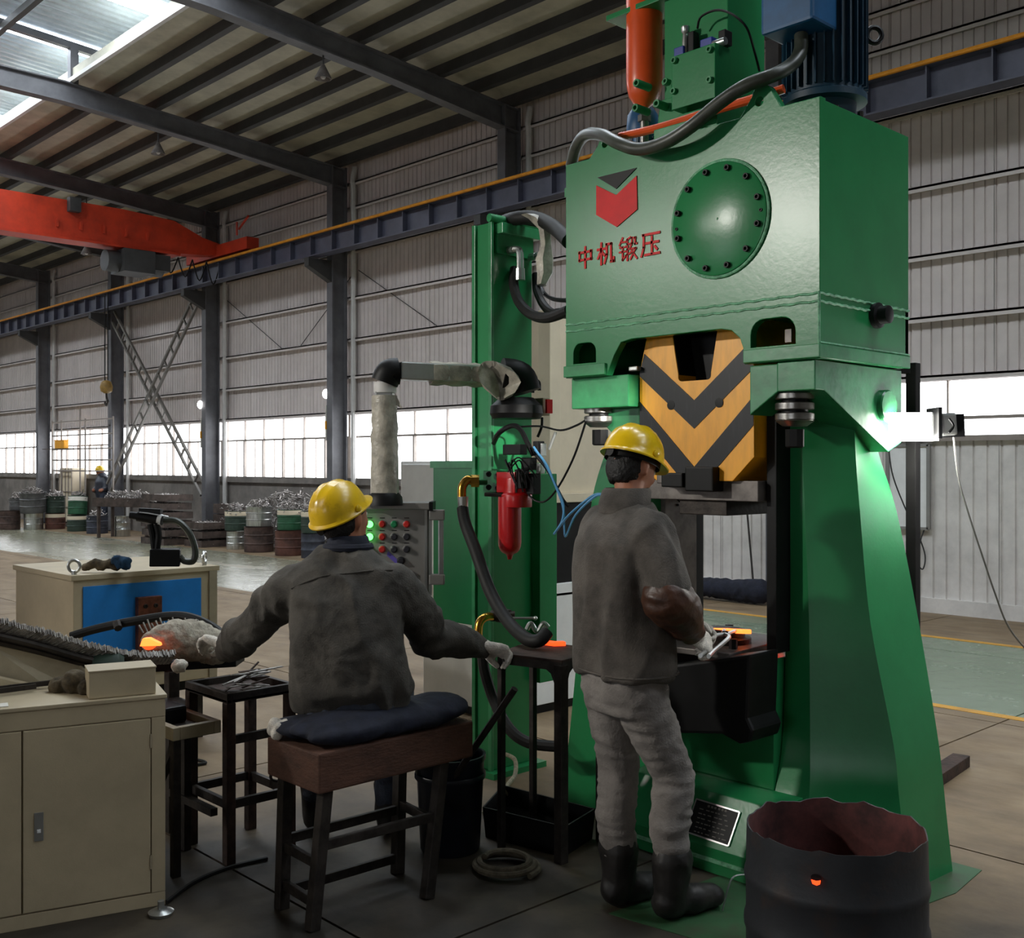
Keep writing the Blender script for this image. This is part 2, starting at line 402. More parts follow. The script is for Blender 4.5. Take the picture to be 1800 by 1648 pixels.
wall = struct(MB().box(XL, XR, WY+.12, WY+.2, 0, 7.2), 'wall_back', m_plinth)
def sheet(w, z0, z1, pitch, dep=.018):
    """one ribbed wall sheet, w wide, at x 0..w"""
    mb = MB(); pr = [(0, 0)]; n = round(w/pitch)
    for i in range(n):
        x = i*w/n; p = w/n
        pr += [(x+p*.08, 0), (x+p*.14, dep), (x+p*.22, dep), (x+p*.28, 0)]
    pr += [(w-.006, 0)]
    a = [V((x, d, z0)) for x, d in pr]; b = [V((x, d, z1)) for x, d in pr]; k = len(pr)
    mb.add(a+b, [(i, i+1, k+i+1, k+i) for i in range(k-1)])
    mb.add([V((0, 0, z0)), V((0, 0, z1)), V((0, .05, z1)), V((0, .05, z0))], [(0, 1, 2, 3)])
    return mb.mesh('wall_sheet')
def lay(me, xa, xb, w, m, name='wall_sheet'):
    me.materials.append(m); x = xa
    while x < xb-.01:
        o = bpy.data.objects.new(name, me); C.objects.link(o); o.location = (x, WY, 0); o.parent = wall; x += w
lay(sheet(1.165, 2.53, 7.1, .1165), XL, XR-.3, 1.165, m_wall)
lay(sheet(1.165, 0.0, 1.89, .145, .02), COLX[5]+.1, XR-.3, 1.165, m_wall_low)
struct(MB().box(XL, COLX[5]+.1, WY, WY+.1, 0, 1.3).box(XL, COLX[5]+.1, WY-.07, WY, 1.24, 1.36), 'sill_wall', m_plinth, wall)
struct(MB().box(COLX[5], XR, WY-.03, WY+.02, 0, .16), 'baseboard_back', m_wall_low)
for k, z in enumerate((1.36, 2.56, 3.2, 3.87, 4.62, 5.45, 6.24, 6.68)):
    mb = MB()
    if k == 0: mb.box(COLX[5], XR, WY-.06, WY, 1.86, 1.92)
    else: mb.box(XL, XR, WY-.1, WY-.005, z-.012, z+.012).box(XL, XR, WY-.1, WY-.085, z-.05, z+.012)
    struct(mb, 'girt', m_wall if k else m_frame, wall)
# windows: one long glazed strip per bay
for k in range(len(COLX)-1):
    a, b = COLX[k]+.1, COLX[k+1]-.1; z0, z1 = (1.36, 2.53) if b < -11 else (1.92, 2.53)
    w = struct(MB().box(a, b, WY-.02, WY+.06, z0-.03, z0).box(a, b, WY-.02, WY+.06, z1-.02, z1+.02).box(a, b, WY-.03, WY+.03, 2.09, 2.125), 'window_%d' % (k+1), m_frame)
    n = 6 if b < -12 else 5
    for i in range(n+1):
        x = a+(b-a)*i/n
        struct(MB().box(x-.018, x+.018, WY-.02, WY+.04, z0, 2.1).box(x-.01, x+.01, WY, WY+.04, 2.1, z1), 'mullion', m_frame, w)
        if i < n:
            xx = a+(b-a)*(i+1)/n
            struct(MB().box(x, xx, WY+.05, WY+.07, z0, 2.1), 'pane', m_pane, w)
            struct(MB().box(x, xx, WY+.05, WY+.07, 2.1, z1), 'pane', m_pane, w)
            if b < -12: struct(MB().box((x+xx)/2-.007, (x+xx)/2+.007, WY+.02, WY+.045, z0, 2.1), 'glazing_bar', m_frame, w)
# columns with corbel, and a white downpipe beside each
for k, x in enumerate(COLX):
    c = struct(MB().box(x-.085, x+.085, 10.92, 10.945, 0, 6.95).box(x-.085, x+.085, 11.22, 11.245, 0, 6.95).box(x-.012, x+.012, 10.945, 11.22, 0, 6.95), 'steel_column', m_steel)
    struct(MB().prism([(x-.07, 10.92, 5.24), (x-.07, 10.44, 5.24), (x-.07, 10.44, 5.1), (x-.07, 10.92, 4.86)], (.14, 0, 0)), 'corbel', m_steeld, c)
    struct(MB().box(x-.13, x+.13, 10.86, 11.3, 0, .03), 'base_plate', m_steeld, c)
    struct(MB().tube([(x+.2, 11.33, 6.95), (x+.2, 11.28, 6.7), (x+.2, 11.3, 6.5), (x+.2, 11.3, 5.), (x+.2, 11.3, .1)], .05, 8, 4), 'downpipe', m_white, c)
# crane runway with stiffeners, rail and the yellow conductor pipe
run = struct(MB().box(XL, XR, 10.5, 10.72, 5.27, 5.29).box(XL, XR, 10.5, 10.72, 5.62, 5.645).box(XL, XR, 10.6, 10.615, 5.29, 5.62), 'crane_runway_beam', m_beam)
struct(MB().box(XL, XR, 10.59, 10.63, 5.645, 5.7), 'rail', m_steeld, run)
x = XL
while x < XR:
    struct(MB().box(x, x+.016, 10.505, 10.6, 5.29, 5.62), 'stiffener', m_beam, run); x += .66
solo(MB().cyl((XL, 10.47, 5.645), (XR, 10.47, 5.645), .026, n=8), 'conductor_pipe', m_yel, 'long yellow pipe running along the top edge of the crane rail beam', 'pipe')
# roof: rafters, purlins, sheet, raised ridge monitor with skylight strips
def rz(y): return 7.08+.075*(WY-y)
RY0, RY1 = 6.35, 3.9          # the monitor opening
ce = MB()
ce.prism([(XL, WY+.2, rz(WY+.2)), (XL, RY0, rz(RY0)), (XL, RY0, rz(RY0)+.05), (XL, WY+.2, rz(WY+.2)+.05)], (XR-XL, 0, 0))
def rz2(y): return rz(RY0)-.075*(RY1-y)
ce.prism([(XL, RY1, rz2(RY1)), (XL, YB-.2, rz2(YB-.2)), (XL, YB-.2, rz2(YB-.2)+.05), (XL, RY1, rz2(RY1)+.05)], (XR-XL, 0, 0))
ceil = struct(ce, 'ceiling', m_roof)
y = WY-.35
while y > RY0:
    struct(MB().box(XL, XR, y-.012, y+.012, rz(y)-.17, rz(y)).box(XL, XR, y-.05, y+.05, rz(y)-.175, rz(y)-.155), 'purlin', m_steeld, ceil); y -= .68
y = RY1-.3
while y > YB:
    struct(MB().box(XL, XR, y-.012, y+.012, rz2(y)-.17, rz2(y)).box(XL, XR, y-.05, y+.05, rz2(y)-.175, rz2(y)-.155), 'purlin', m_steeld, ceil); y -= .68
for x in COLX:
    P = [(11.2, 6.58), (8.6, 6.84), (6.2, 7.0), (5.1, 7.02), (3.7, 7.0), (-2, 6.7), (-7.4, 6.4)]
    T = [(11.2, rz(11.2)-.18), (8.6, rz(8.6)-.18), (6.2, rz(6.2)-.18), (5.1, 7.3), (3.7, rz2(3.7)-.18), (-2, rz2(-2)-.18), (-7.4, rz2(-7.4)-.18)]
    r = MB()
    for i in range(len(P)-1):
        q = [(P[i][0], P[i][1]), (P[i+1][0], P[i+1][1]), (T[i+1][0], T[i+1][1]), (T[i][0], T[i][1])]
        r.prism([(x-.008, a, b) for a, b in q], (.016, 0, 0))
        r.bar((x, P[i][0], P[i][1]), (x, P[i+1][0], P[i+1][1]), .18, .02); r.bar((x, T[i][0], T[i][1]), (x, T[i+1][0], T[i+1][1]), .18, .02)
    struct(r, 'rafter', m_steel, ceil)
    struct(MB().box(x-.06, x+.06, 6.3, 6.42, 7.28, 7.85).box(x-.06, x+.06, 3.85, 3.97, 7.28, 7.85).bar((x, 6.9, 7.83), (x, 5.1, 7.95), .1, .1).bar((x, 3.3, 7.83), (x, 5.1, 7.95), .1, .1), 'monitor_post', m_steel, ceil)
struct(MB().box(XL, XR, 6.28, 6.34, 7.3, 7.36), 'trim_1', m_white)
struct(MB().box(XL, XR, 6.33, 6.36, 7.36, 7.52), 'trim_2', m_roof)
struct(MB().box(XL, XR, 3.88, 3.9, 7.2, 7.4), 'trim_3', m_roof)
mon = MB()
def mz(y): return 8.03-.06*abs(y-5.1)
mo = struct(MB().box(XL, XR, 6.86, 6.96, 7.72, 7.84).box(XL, XR, 5.3, 5.38, 7.8, 7.9).box(XL, XR, 3.24, 3.34, 7.72, 7.84), 'ceiling_monitor', m_steeld)
x = XL
def monsheet(w):
    mb = MB(); n = 5; pr = []
    for i in range(n): pr += [(w*(i+.0)/n, 0), (w*(i+.3)/n, 0), (w*(i+.45)/n, .03), (w*(i+.85)/n, .03)]
    pr.append((w, 0))
    for y0, y1 in ((6.98, 5.1), (5.1, 3.22)):
        a = [V((q, y0, mz(y0)+d)) for q, d in pr]; b = [V((q, y1, mz(y1)+d)) for q, d in pr]; k = len(pr)
        mb.add(a+b, [(i, i+1, k+i+1, k+i) for i in range(k-1)])
    return mb.mesh('monitor_sheet')
ms = monsheet(.83); ms.materials.append(m_roofmon)
ss = MB()
for y0, y1 in ((6.8, 5.1), (5.1, 3.4)): ss.add([(0, y0, mz(y0)), (.5, y0, mz(y0)), (.5, y1, mz(y1)), (0, y1, mz(y1))], [(0, 1, 2, 3)])
ss = ss.mesh('skylight_strip'); ss.materials.append(m_sky)
x = -14.55-2.18*13
while x < XR:
    for nm, me, dx in (('skylight_strip', ss, 0), ('monitor_sheet', ms, .51), ('monitor_sheet', ms, 1.345)):
        if nm == 'skylight_strip' and x > 40: continue
        o = bpy.data.objects.new(nm, me); C.objects.link(o); o.location = (x+dx, 0, 0); o.parent = mo
    if x > 40:
        o = bpy.data.objects.new('monitor_sheet', ms); C.objects.link(o); o.location = (x-.32, 0, 0); o.parent = mo
    x += 2.18
# the other long wall and the ends, behind the camera
m_dim = mat('darkened_wall', (130, 126, 122), .8, 0, .1, 2.)  # wall colour darkened to cut the light bounced from behind
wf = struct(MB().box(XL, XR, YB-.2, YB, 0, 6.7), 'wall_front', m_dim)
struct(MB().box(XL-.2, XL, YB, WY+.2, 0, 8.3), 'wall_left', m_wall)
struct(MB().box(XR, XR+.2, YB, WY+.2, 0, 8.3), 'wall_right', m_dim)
for k in range(1, len(COLX)-1, 2):  # glowing panes in alternate bays, added unseen to light the foreground
    a, b = COLX[k]+.2, COLX[k+1]-.2
    w = struct(MB().box(a, b, YB, YB+.06, 1.33, 1.38).box(a, b, YB, YB+.06, 2.5, 2.55), 'window_%d' % (k+20), m_frame)
    for i in range(4): struct(MB().box(a+(b-a)*i/4+.02, a+(b-a)*(i+1)/4-.02, YB+.01, YB+.03, 1.38, 2.5), 'pane', m_pane, w)
# ladder bracing between two columns
br = thing('cross_bracing', 'dark crossed ladder bracing between two far wall columns', 'bracing', (COLX[2], 10.9, 0))
for s, (xa, xb) in enumerate(((COLX[2]+.1, COLX[3]-.1), (COLX[3]-.1, COLX[2]+.1))):
    y = 10.86+.1*s; p, q = V((xa, y, 1.0 if 0 else 1.05)), V((xb, y, 5.2)); d = (q-p).normalized(); nrm = V((-d.z, 0, d.x))*.13
    for sg in (-1, 1): MB().bar(p+nrm*sg, q+nrm*sg, .05, .05).build('brace_rail', m_brace, br)
    n = 15
    for i in range(1, n):
        c = p.lerp(q, i/n); MB().bar(c-nrm, c+nrm, .035, .035).build('rung', m_brace, br)
# thin tie lines across the wall sheets
for (xa, za, xb, zb) in ((-20.8, 5.1, -18.6, 3.9), (-16.1, 5.1, -17.9, 3.9), (-16., 5.1, -13.8, 3.9)):
    struct(MB().cyl((xa, 11.36, za), (xb, 11.36, zb), .008, n=5), 'tie_rod', m_steeld, wall)

# overhead travelling crane
cr = thing('travelling_crane', 'orange overhead crane girder crossing the hall on the rail beam', 'crane', (-19.6, 10.6, 5.7))
X0 = -19.75
g = MB(); prof = [(10.6, 5.78, 5.98), (10.2, 5.72, 6.06), (9.6, 5.68, 6.3), (8.6, 5.68, 6.36), (-7.2, 5.68, 6.36)]
for i in range(len(prof)-1):
    a, b = prof[i], prof[i+1]
    g.prism([(X0-.16, a[0], a[1]), (X0-.16, b[0], b[1]), (X0-.16, b[0], b[2]), (X0-.16, a[0], a[2])], (.32, 0, 0))
g.box(X0-.22, X0+.22, -7.2, 9.7, 5.64, 5.68); g.build('girder', m_red, cr)
MB().box(X0-1.1, X0+1.35, 10.48, 10.74, 5.72, 5.95).build('end_carriage', m_red, cr)
for i in range(5):
    MB().box(X0+.16, X0+.2, 7.35+i*.42, 7.39+i*.42, 5.85, 6.0).build('bracket', m_red, cr)
MB().box(X0+.16, X0+.3, 7.55, 7.75, 6.15, 6.4).build('junction_box', m_steeld, cr)
h = MB().box(X0-.3, X0+.3, 8.55, 9.15, 5.2, 5.62).cyl((X0, 8.3, 5.4), (X0, 9.4, 5.4), .2, n=14).box(X0-.2, X0+.2, 9.1, 9.5, 5.3, 5.6); h.build('hoist', m_steeld, cr)
for i in range(4): MB().tube([(X0+.1, 9.4+i*.3, 5.62), (X0+.1, 9.55+i*.3, 5.3-.04*i), (X0+.1, 9.7+i*.3, 5.6)], .014, 5, 5).build('festoon_cable', m_blk, cr)
MB().cyl((X0+1.3, 10.3, 5.95), (X0+1.3, 10.3, 6.2), .02, n=6).bar((X0+1.2, 10.4, 6.1), (X0+1.9, 10.2, 6.2), .03, .03).build('buffer_arm', m_red, cr)
hk = px(187, 680, D=24.); hx = X0
for dx in (-.08, .08): MB().cyl((hk.x+dx, hk.y, hk.z+.15), (hk.x+dx, hk.y, 5.4), .012, n=5).build('hoist_rope', m_blk, cr)
hb = MB().lathe([(.05, -.14), (.12, -.1), (.14, 0), (.1, .12), (.03, .15)], hk, n=12).build('hook_block', m_hookp, cr)
MB().tube([hk+V((0, 0, -.12)), hk+V((.02, 0, -.25)), hk+V((.08, .0, -.33)), hk+V((0, 0, -.4)), hk+V((-.08, 0, -.34))], .025, 7, 5).build('hook', m_iron, cr)

# hanging bay lamps
def pend(p, label):
    t = thing('pendant_lamp', label, 'lamp', (p.x, p.y, p.z), group='unlit bay lamps under the roof')
    MB().lathe([(.02, .11), (.035, .08), (.06, .03), (.105, -.06), (.11, -.08), (.1, -.08), (.03, .02)], p, n=18, caps=False).build('lamp_shade', m_stl2, t)
    MB().ball(p+V((0, 0, -.05)), .035, 10).build('bulb', m_white, t)
    MB().cyl(p+V((0, 0, .1)), (p.x, p.y, rz(p.y)-.15), .012, n=6).build('stem', m_steeld, t)
pend(px(568, 128, X=-11.8), 'grey bell shaped lamp hanging below the roof nearest to the green hammer')
pend(px(278, 262, X=-16.4), 'grey bell shaped lamp hanging over the orange crane girder')
pend(px(152, 440, X=-21.5), 'grey bell shaped lamp hanging low beside the crane hoist')
# lit lamps on the columns
for (x, y, X, lab) in ((573, 692, COLX[4], 'glowing round floodlight on the column behind the seated worker'), (352, 711, COLX[3], 'small glowing floodlight on the column right of the crossed bracing')):
    p = px(x, y, X=X-.16); t = thing('column_lamp', lab, 'lamp', p, group='lit floodlights on the wall columns')
    MB().ball(p, .085, 14, sc=(1, .6, 1)).build('lens', m_lampw, t)
    MB().box(p.x-.06, p.x+.06, p.y+.03, p.y+.12, p.z-.07, p.z+.07).bar(p+V((0, .1, 0)), (X-.02, 11.0, p.z), .03, .03).build('housing', m_steeld, t)
for (x, y, X, lab) in ((588, 745, COLX[4], 'small yellow notice on white board fixed to column nearest the seated worker'), (366, 762, COLX[3], 'small yellow notice on white board on column by the crossed bracing')):
    p = px(x, y, X=X-.1)
    t = thing('column_notice', lab, 'sign', p, group='notices on the columns')
    MB().box(X-.1, X-.088, 10.9, 11.05, p.z-.3, p.z+.33).build('board', m_paper, t)
    MB().box(X-.105, X-.086, 10.89, 11.0, p.z-.1, p.z+.05).build('plate', m_hyel, t)
p = px(1601, 855, Y=WY-.05)
t = thing('wall_board', 'white framed board fixed to the wall right of the hammer', 'board', p)
a = px(1560, 782, Y=WY-.06); b = px(1632, 930, Y=WY-.06)
MB().box(a.x, b.x, WY-.05, WY-.01, b.z, a.z).build('panel', m_wht, t)
for q in ((a.x, b.x, a.z-.02, a.z+.01), (a.x, b.x, b.z-.01, b.z+.02), (b.x-.02, b.x+.02, b.z, a.z), (a.x-.02, a.x+.02, b.z, a.z)): MB().box(q[0], q[1], WY-.07, WY-.045, q[2], q[3]).build('frame', m_pan, t)

# ------------------------------------------------------------------ the forging hammer
PXL, PXR, PF, PB = -3.361, -2.088, 3.52, 4.206
ham = thing('forging_hammer', 'tall green forging hammer with a striped yellow and black ram', 'machine', (-2.725, 3.86, 0))
def arc(cx, cy, r, a0, a1, n=8): return [(cx+r*math.cos(math.radians(a0+(a1-a0)*i/n)), cy+r*math.sin(math.radians(a0+(a1-a0)*i/n))) for i in range(n+1)]
def stadium(x0, x1, z0, z1, r): return [(x0, z0), (x1, z0), (x1, z1-r)]+arc(x1-r, z1-r, r, 0, 90, 5)+arc(x0+r, z1-r, r, 90, 180, 5)+[(x0, z1-r)]
# front plate of the head: lifting lugs on top, arched opening over the ram, two rounded access holes
top = [(PXL, 2.952), (-3.22, 2.952), (-3.17, 3.0)]+arc(-3.13, 3.0, .035, 150, 30, 5)+[(-3.05, 2.953), (-2.43, 2.948), (-2.375, 3.02)]+arc(-2.335, 3.012, .042, 150, 30, 6)+[(-2.25, 2.95), (PXR, 2.948)]
arch = [(-2.41, 2.0), (-2.415, 2.06)]+[(-2.43, 2.10), (-2.47, 2.135), (-2.52, 2.145), (-2.98, 2.145), (-3.04, 2.135), (-3.08, 2.08)]+[(-3.12, 2.0)]
outline = top[::-1]+[(PXL, 2.0)]+arch[::-1]+[(PXR, 2.0)]
holes = [stadium(-3.32, -3.18, 2.055, 2.15, .045)[::-1], stadium(-2.385, -2.185, 2.055, 2.165, .06)[::-1], arc(-2.345, 2.995, .021, 0, 345, 14), arc(-3.13, 3.002, .02, 0, 345, 12)]
me = plate(outline, holes, .04, Matrix.Translation((0, PF+.02, 0)) @ XZ, .003)
link('head_front_plate', me, m_green, ham)
hb = MB().box(PXL, PXR-.0, PF+.04, PB, 2.24, 2.945)
hb.box(PXR-.03, PXR, PF+.04, PB, 2.0, 2.24).box(PXL, PXL+.03, PF+.04, PB, 2.0, 2.24).box(PXL, PXR, PB-.03, PB, 2.0, 2.24)
hb.build('head_box', m_green, ham, .003)
MB().box(PXL-.006, -3.12, PF-.012, PF-.0005, 2.0, 2.05).build('head_flange', m_green2, ham, .003)
MB().prism([(-2.41, PF-.012, 2.0), (PXR+.008, PF-.012, 2.0), (PXR+.008, PB, 2.0), (PXR+.0005, PB, 2.0), (PXR+.0005, PF-.0005, 2.0), (-2.41, PF-.0005, 2.0)], (0, 0, .05)).build('head_flange', m_green2, ham, .003)
w = MB()
for z in (2.205, 2.235):
    n = 60; pts = [(PXL+(PXR-PXL)*i/n, PF-.001, z+.002*math.sin(i*1.7)) for i in range(n+1)]; w.tube(pts, .005, 6, 0)
    pts = [(PXR+.001, PF+(PB-PF)*i/40, z+.002*math.sin(i*1.9)) for i in range(41)]; w.tube(pts, .005, 6, 0)
w.tube([(PXR, PF-.001, 2.05), (PXR, PF-.001, 2.24)], .005, 6, 8)
w.tube([(PXR+.001, PF+(PB-PF)*i/30, 2.055) for i in range(31)], .005, 6, 0)
w.build('weld_seam', m_greenw, ham)
# round cover with its bolts
cc = V((-2.527, PF, 2.575)); CR = .228
MB().lathe([(CR-.006, 0), (CR-.006, .012), (CR-.012, .015)], cc, (0, -1, 0), 64).build('cover_plate', m_green, ham)
MB().tube([cc+V((CR*math.cos(a), -.004, CR*math.sin(a))) for a in [2*PI*i/64 for i in range(64)]], .007, 8, 0, True).build('cover_weld', m_greenw, ham)
cov = [o for o in ham.children if o.name.startswith('cover_plate')][0]
def bolt(p, d, r, h, parent, m=m_green2, name='bolt'):
    """socket head cap screw standing out along d"""
    d = V(d).normalized(); return MB().lathe([(r, 0), (r, h*.92), (r*.93, h), (r*.55, h), (r*.5, h*.45), (.0, h*.45)], p, d, 12).build(name, m, parent)
for i in range(12):
    a = math.radians(15+30*i); bolt(cc+V((.196*math.cos(a), -.013, .196*math.sin(a))), (0, -1, 0), .0125, .017, cov, m_blk)
bolt(cc+V((.2, -.013, 0)), (0, -1, 0), .007, .006, cov, m_blk, 'dowel'); bolt(cc+V((-.2, -.013, -.01)), (0, -1, 0), .007, .006, cov, m_blk, 'dowel')
MB().ball(cc+V((0, -.014, 0)), .005, 8).build('centre_mark', m_greenw, cov)
# company mark and lettering
def flat(pts, m, name, par, th=.004):
    q = [px(x, y, Y=PF-.0005) for x, y in pts]; return MB().prism(q, (0, -th, 0)).build(name, m, par)
flat([(1051, 312), (1120, 295), (1084, 332)], m_blk, 'emblem_triangle', ham)
flat([(1049, 326), (1084, 343), (1120, 309), (1121, 368), (1085, 399), (1049, 378)], m_logo, 'emblem_arrow', ham)
GL = [
 [((.1, .76), (.9, .76)), ((.13, .8), (.13, .36)), ((.87, .8), (.87, .36)), ((.1, .4), (.9, .4)), ((.5, 1), (.5, 0))],
 [((0, .72), (.46, .72)), ((.23, 1), (.23, 0)), ((.22, .68), (.02, .3)), ((.25, .62), (.42, .42)), ((.56, .92), (.56, .42)), ((.56, .42), (.42, .03)), ((.53, .9), (.84, .9)), ((.82, .92), (.82, .1)), ((.8, .07), (1, .07)), ((.98, .05), (.98, .24))],
 [((.2, 1), (.02, .72)), ((.12, .82), (.36, .82)), ((.05, .6), (.36, .6)), ((.03, .4), (.36, .4)), ((.2, .6), (.2, .06)), ((.19, .05), (.37, .2)), ((.47, .92), (.47, 0)), ((.62, .98), (.45, .88)), ((.47, .7), (.63, .7)), ((.47, .48), (.63, .48)), ((.4, .22), (.64, .3)), ((.72, .95), (.72, .7)), ((.72, .7), (.64, .56)), ((.72, .93), (.92, .93)), ((.9, .93), (.9, .66)), ((.89, .66), (1, .66)), ((.68, .47), (.95, .47)), ((.93, .47), (.64, .03)), ((.7, .4), (1, .03))],
 [((.08, .94), (1, .94)), ((.13, .95), (.13, .4)), ((.13, .4), (.0, .02)), ((.26, .56), (.94, .56)), ((.58, .82), (.58, .08)), ((.2, .06), (1, .06)), ((.74, .38), (.86, .24))]]
for k, (x0, y0, x1, y1) in enumerate(((1016, 473, 1043, 437), (1051, 466, 1080, 429), (1089, 460, 1120, 420), (1128, 452, 1160, 412))):
    a = px(x0, y0, Y=PF); b = px(x1, y0, Y=PF); c = px(x0, y1, Y=PF); w_ = b.x-a.x; h_ = c.z-a.z; ch = MB()
    for p, q in GL[k]:
        p, q = [V((a.x+w_*s[0], PF-.002, a.z+h_*s[1])) for s in (p, q)]
        d = (q-p).normalized()*.004; ch.bar(p-d, q+d, .0105 if k != 2 else .008, .004, V((0, 1, 0)))
    # bar() puts w across the stroke
    ch.build('lettering', m_logo, ham)
p = px(1386, 590, Y=3.62); MB().cbox(p, (.028, .006, .05)).build('tag', m_stl2, ham)
p = px(1116, 648, Y=3.60); MB().cbox(p, (.05, .03, .02)).build('ram_catch', m_alu, ham, .005)
# valve plug on the right side of the head
q = V((PXR, 3.93, 2.19)); MB().lathe([(.05, 0), (.05, .02), (.035, .025), (.035, .06), (.02, .065)], q, (1, 0, 0), 14).build('drain_plug', m_blk, ham)
# the ram: hazard stripes are inlaid plates on its face
RX0, RX1, RF, RB = -3.015, -2.437, 3.62, 4.1
RZ0, RZ1 = 1.545, 2.2; rc = -2.725
ro = [(RX0, 1.60), (RX0+.09, RZ0), (RX1-.1, RZ0), (RX1, 1.64), (RX1, 2.01), (RX1-.05, RZ1-.03), (RX1-.05, RZ1), (rc+.125, RZ1), (rc+.085, 1.985)]+arc(rc+.065, 1.975, .02, 0, -90, 4)+arc(rc-.065, 1.975, .02, -90, -180, 4)+[(rc-.085, 1.985), (rc-.125, RZ1), (RX0+.05, RZ1), (RX0, 2.01)]
rme = plate(ro, [arc(rc-.12, 1.86, .018, 0, 345, 12), arc(rc+.125, 1.86, .02, 0, 345, 12)], RB-RF, Matrix.Translation((0, (RF+RB)/2, 0)) @ XZ, .002)
ram = link('ram', rme, m_hyel, ham)
def clip(poly, keep):
    out = []
    for i in range(len(poly)):
        a, b = poly[i], poly[(i+1) % len(poly)]; da, db = keep(a), keep(b)
        if da >= 0: out.append(a)
        if da*db < 0: t = da/(da-db); out.append((a[0]+(b[0]-a[0])*t, a[1]+(b[1]-a[1])*t))
    return out
for zt, zb, sl in ((1.875, 1.758, .8), (1.60, 1.485, .97)):
    for sg in (-1, 1):
        ex = RX1 if sg > 0 else RX0
        z_e = (ex-rc)*sg*sl
        poly = [(rc, zb), (ex, zb+z_e), (ex, zt+z_e), (rc, zt)]
        for keep in (lambda p: 2.17-p[1], lambda p: p[1]-RZ0, lambda p: (2.01+(RX1-abs(0)-0)*0+ .16-(abs(p[0]-rc)-.239)*3.2)-p[1], lambda p: p[1]-(1.60-(.289-abs(p[0]-rc))*.75)):
            poly = clip(poly, keep) if poly else poly
        # keep the stripe out of the notch
        if zt > 1.9: poly = [p for p in poly]
        if len(poly) > 2: MB().prism([(p[0], RF, p[1]) for p in poly], (0, -.0025, 0)).build('stripe', m_hblk, ram)
for hx_, hz_ in ((rc-.12, 1.86), (rc+.125, 1.86)): MB().lathe([(.02, 0), (.02, .001), (.014, .0015)], (hx_, RF-.0026, hz_), (0, -1, 0), 16).build('dark_hole_disc', m_blk, ram)  # black discs stand for the dark insides of the holes
for sg in (-1, 1): MB().prism([(rc+sg*.1246, RF+.004, RZ1), (rc+sg*.0848, RF+.004, 1.985), (rc+sg*.081, RF+.004, 1.985), (rc+sg*.121, RF+.004, RZ1)], (0, .3, 0)).build('notch_blackout', m_blk, ram)  # black plates added so the inside of the notch reads dark
MB().box(rc-.08, rc+.08, RF+.004, RF+.3, 1.9555, 1.958).build('notch_blackout', m_blk, ram)
MB().prism([(rc-.084, RF+.12, 1.958), (rc+.084, RF+.12, 1.958), (rc+.12, RF+.12, 2.235), (rc-.12, RF+.12, 2.235)], (0, .3, 0)).build('notch_filler', m_blk, ham)  # black filler set back in the notch to keep it dark
# upper die, key blocks and lower plate of the ram
MB().box(RX0+.02, RX1, RF+.03, RB, 1.462, RZ0-.001).build('ram_foot', m_stl2, ham, .003)
MB().box(-2.86, -2.75, RF-.05, RF+.03, 1.515, 1.575).box(-2.74, -2.6, RF-.045, RF+.03, 1.5, 1.6).build('die_clamp', m_blk, ham, .006)
MB().box(-2.9, -2.86, RF-.03, RF+.03, 1.53, 1.575).build('clamp_key', m_stl2, ham, .004)
MB().box(-2.84, -2.6, RF+.05, RB-.05, 1.40, 1.462).build('upper_die', m_iron, ham, .004)
# side legs: lofted, flaring to the ground
def leg(secs, name='side_frame'):
    K = [V((z, 0, 0)) for z, p in secs]; n = len(secs[0][1]); rs = []
    cols = [smoothpath([V((p[j][0], p[j][1], z)) for z, p in secs], 5) for j in range(n)]
    rs = [[cols[j][k] for j in range(n)] for k in range(len(cols[0]))]
    o = MB().rings(rs, True, True).build(name, m_green, ham); o.data.set_sharp_from_angle(angle=.2); return o
YBK = 4.206
leg([(z, [(-2.405, ya), (xf, ya), (xm, ym), (xs_, YBK), (-2.405, YBK)]) for z, ya, xf, xm, ym, xs_ in
     ((1.86, 3.80, -2.335, -2.17, 3.92, -2.25), (1.667, 3.80, -2.33, -2.155, 3.90, -2.222), (1.42, 3.80, -2.318, -2.135, 3.90, -2.14), (1.0, 3.80, -2.30, -2.092, 3.90, -2.05), (.55, 3.78, -2.283, -1.998, 3.90, -1.97), (.36, 3.74, -2.26, -1.97, 3.89, -1.945), (.22, 3.68, -2.24, -1.95, 3.88, -1.93), (0, 3.55, -2.22, -1.925, 3.86, -1.905))])
leg([(z, [(-3.045, 3.72), (-3.045, 4.075), (xb, 4.075), (xf, 3.70)]) for z, xf, xb in ((1.86, -3.2, -3.2), (1.7, -3.27, -3.21), (1.44, -3.37, -3.28), (1.0, -3.43, -3.38), (.5, -3.49, -3.47), (0, -3.56, -3.55))])
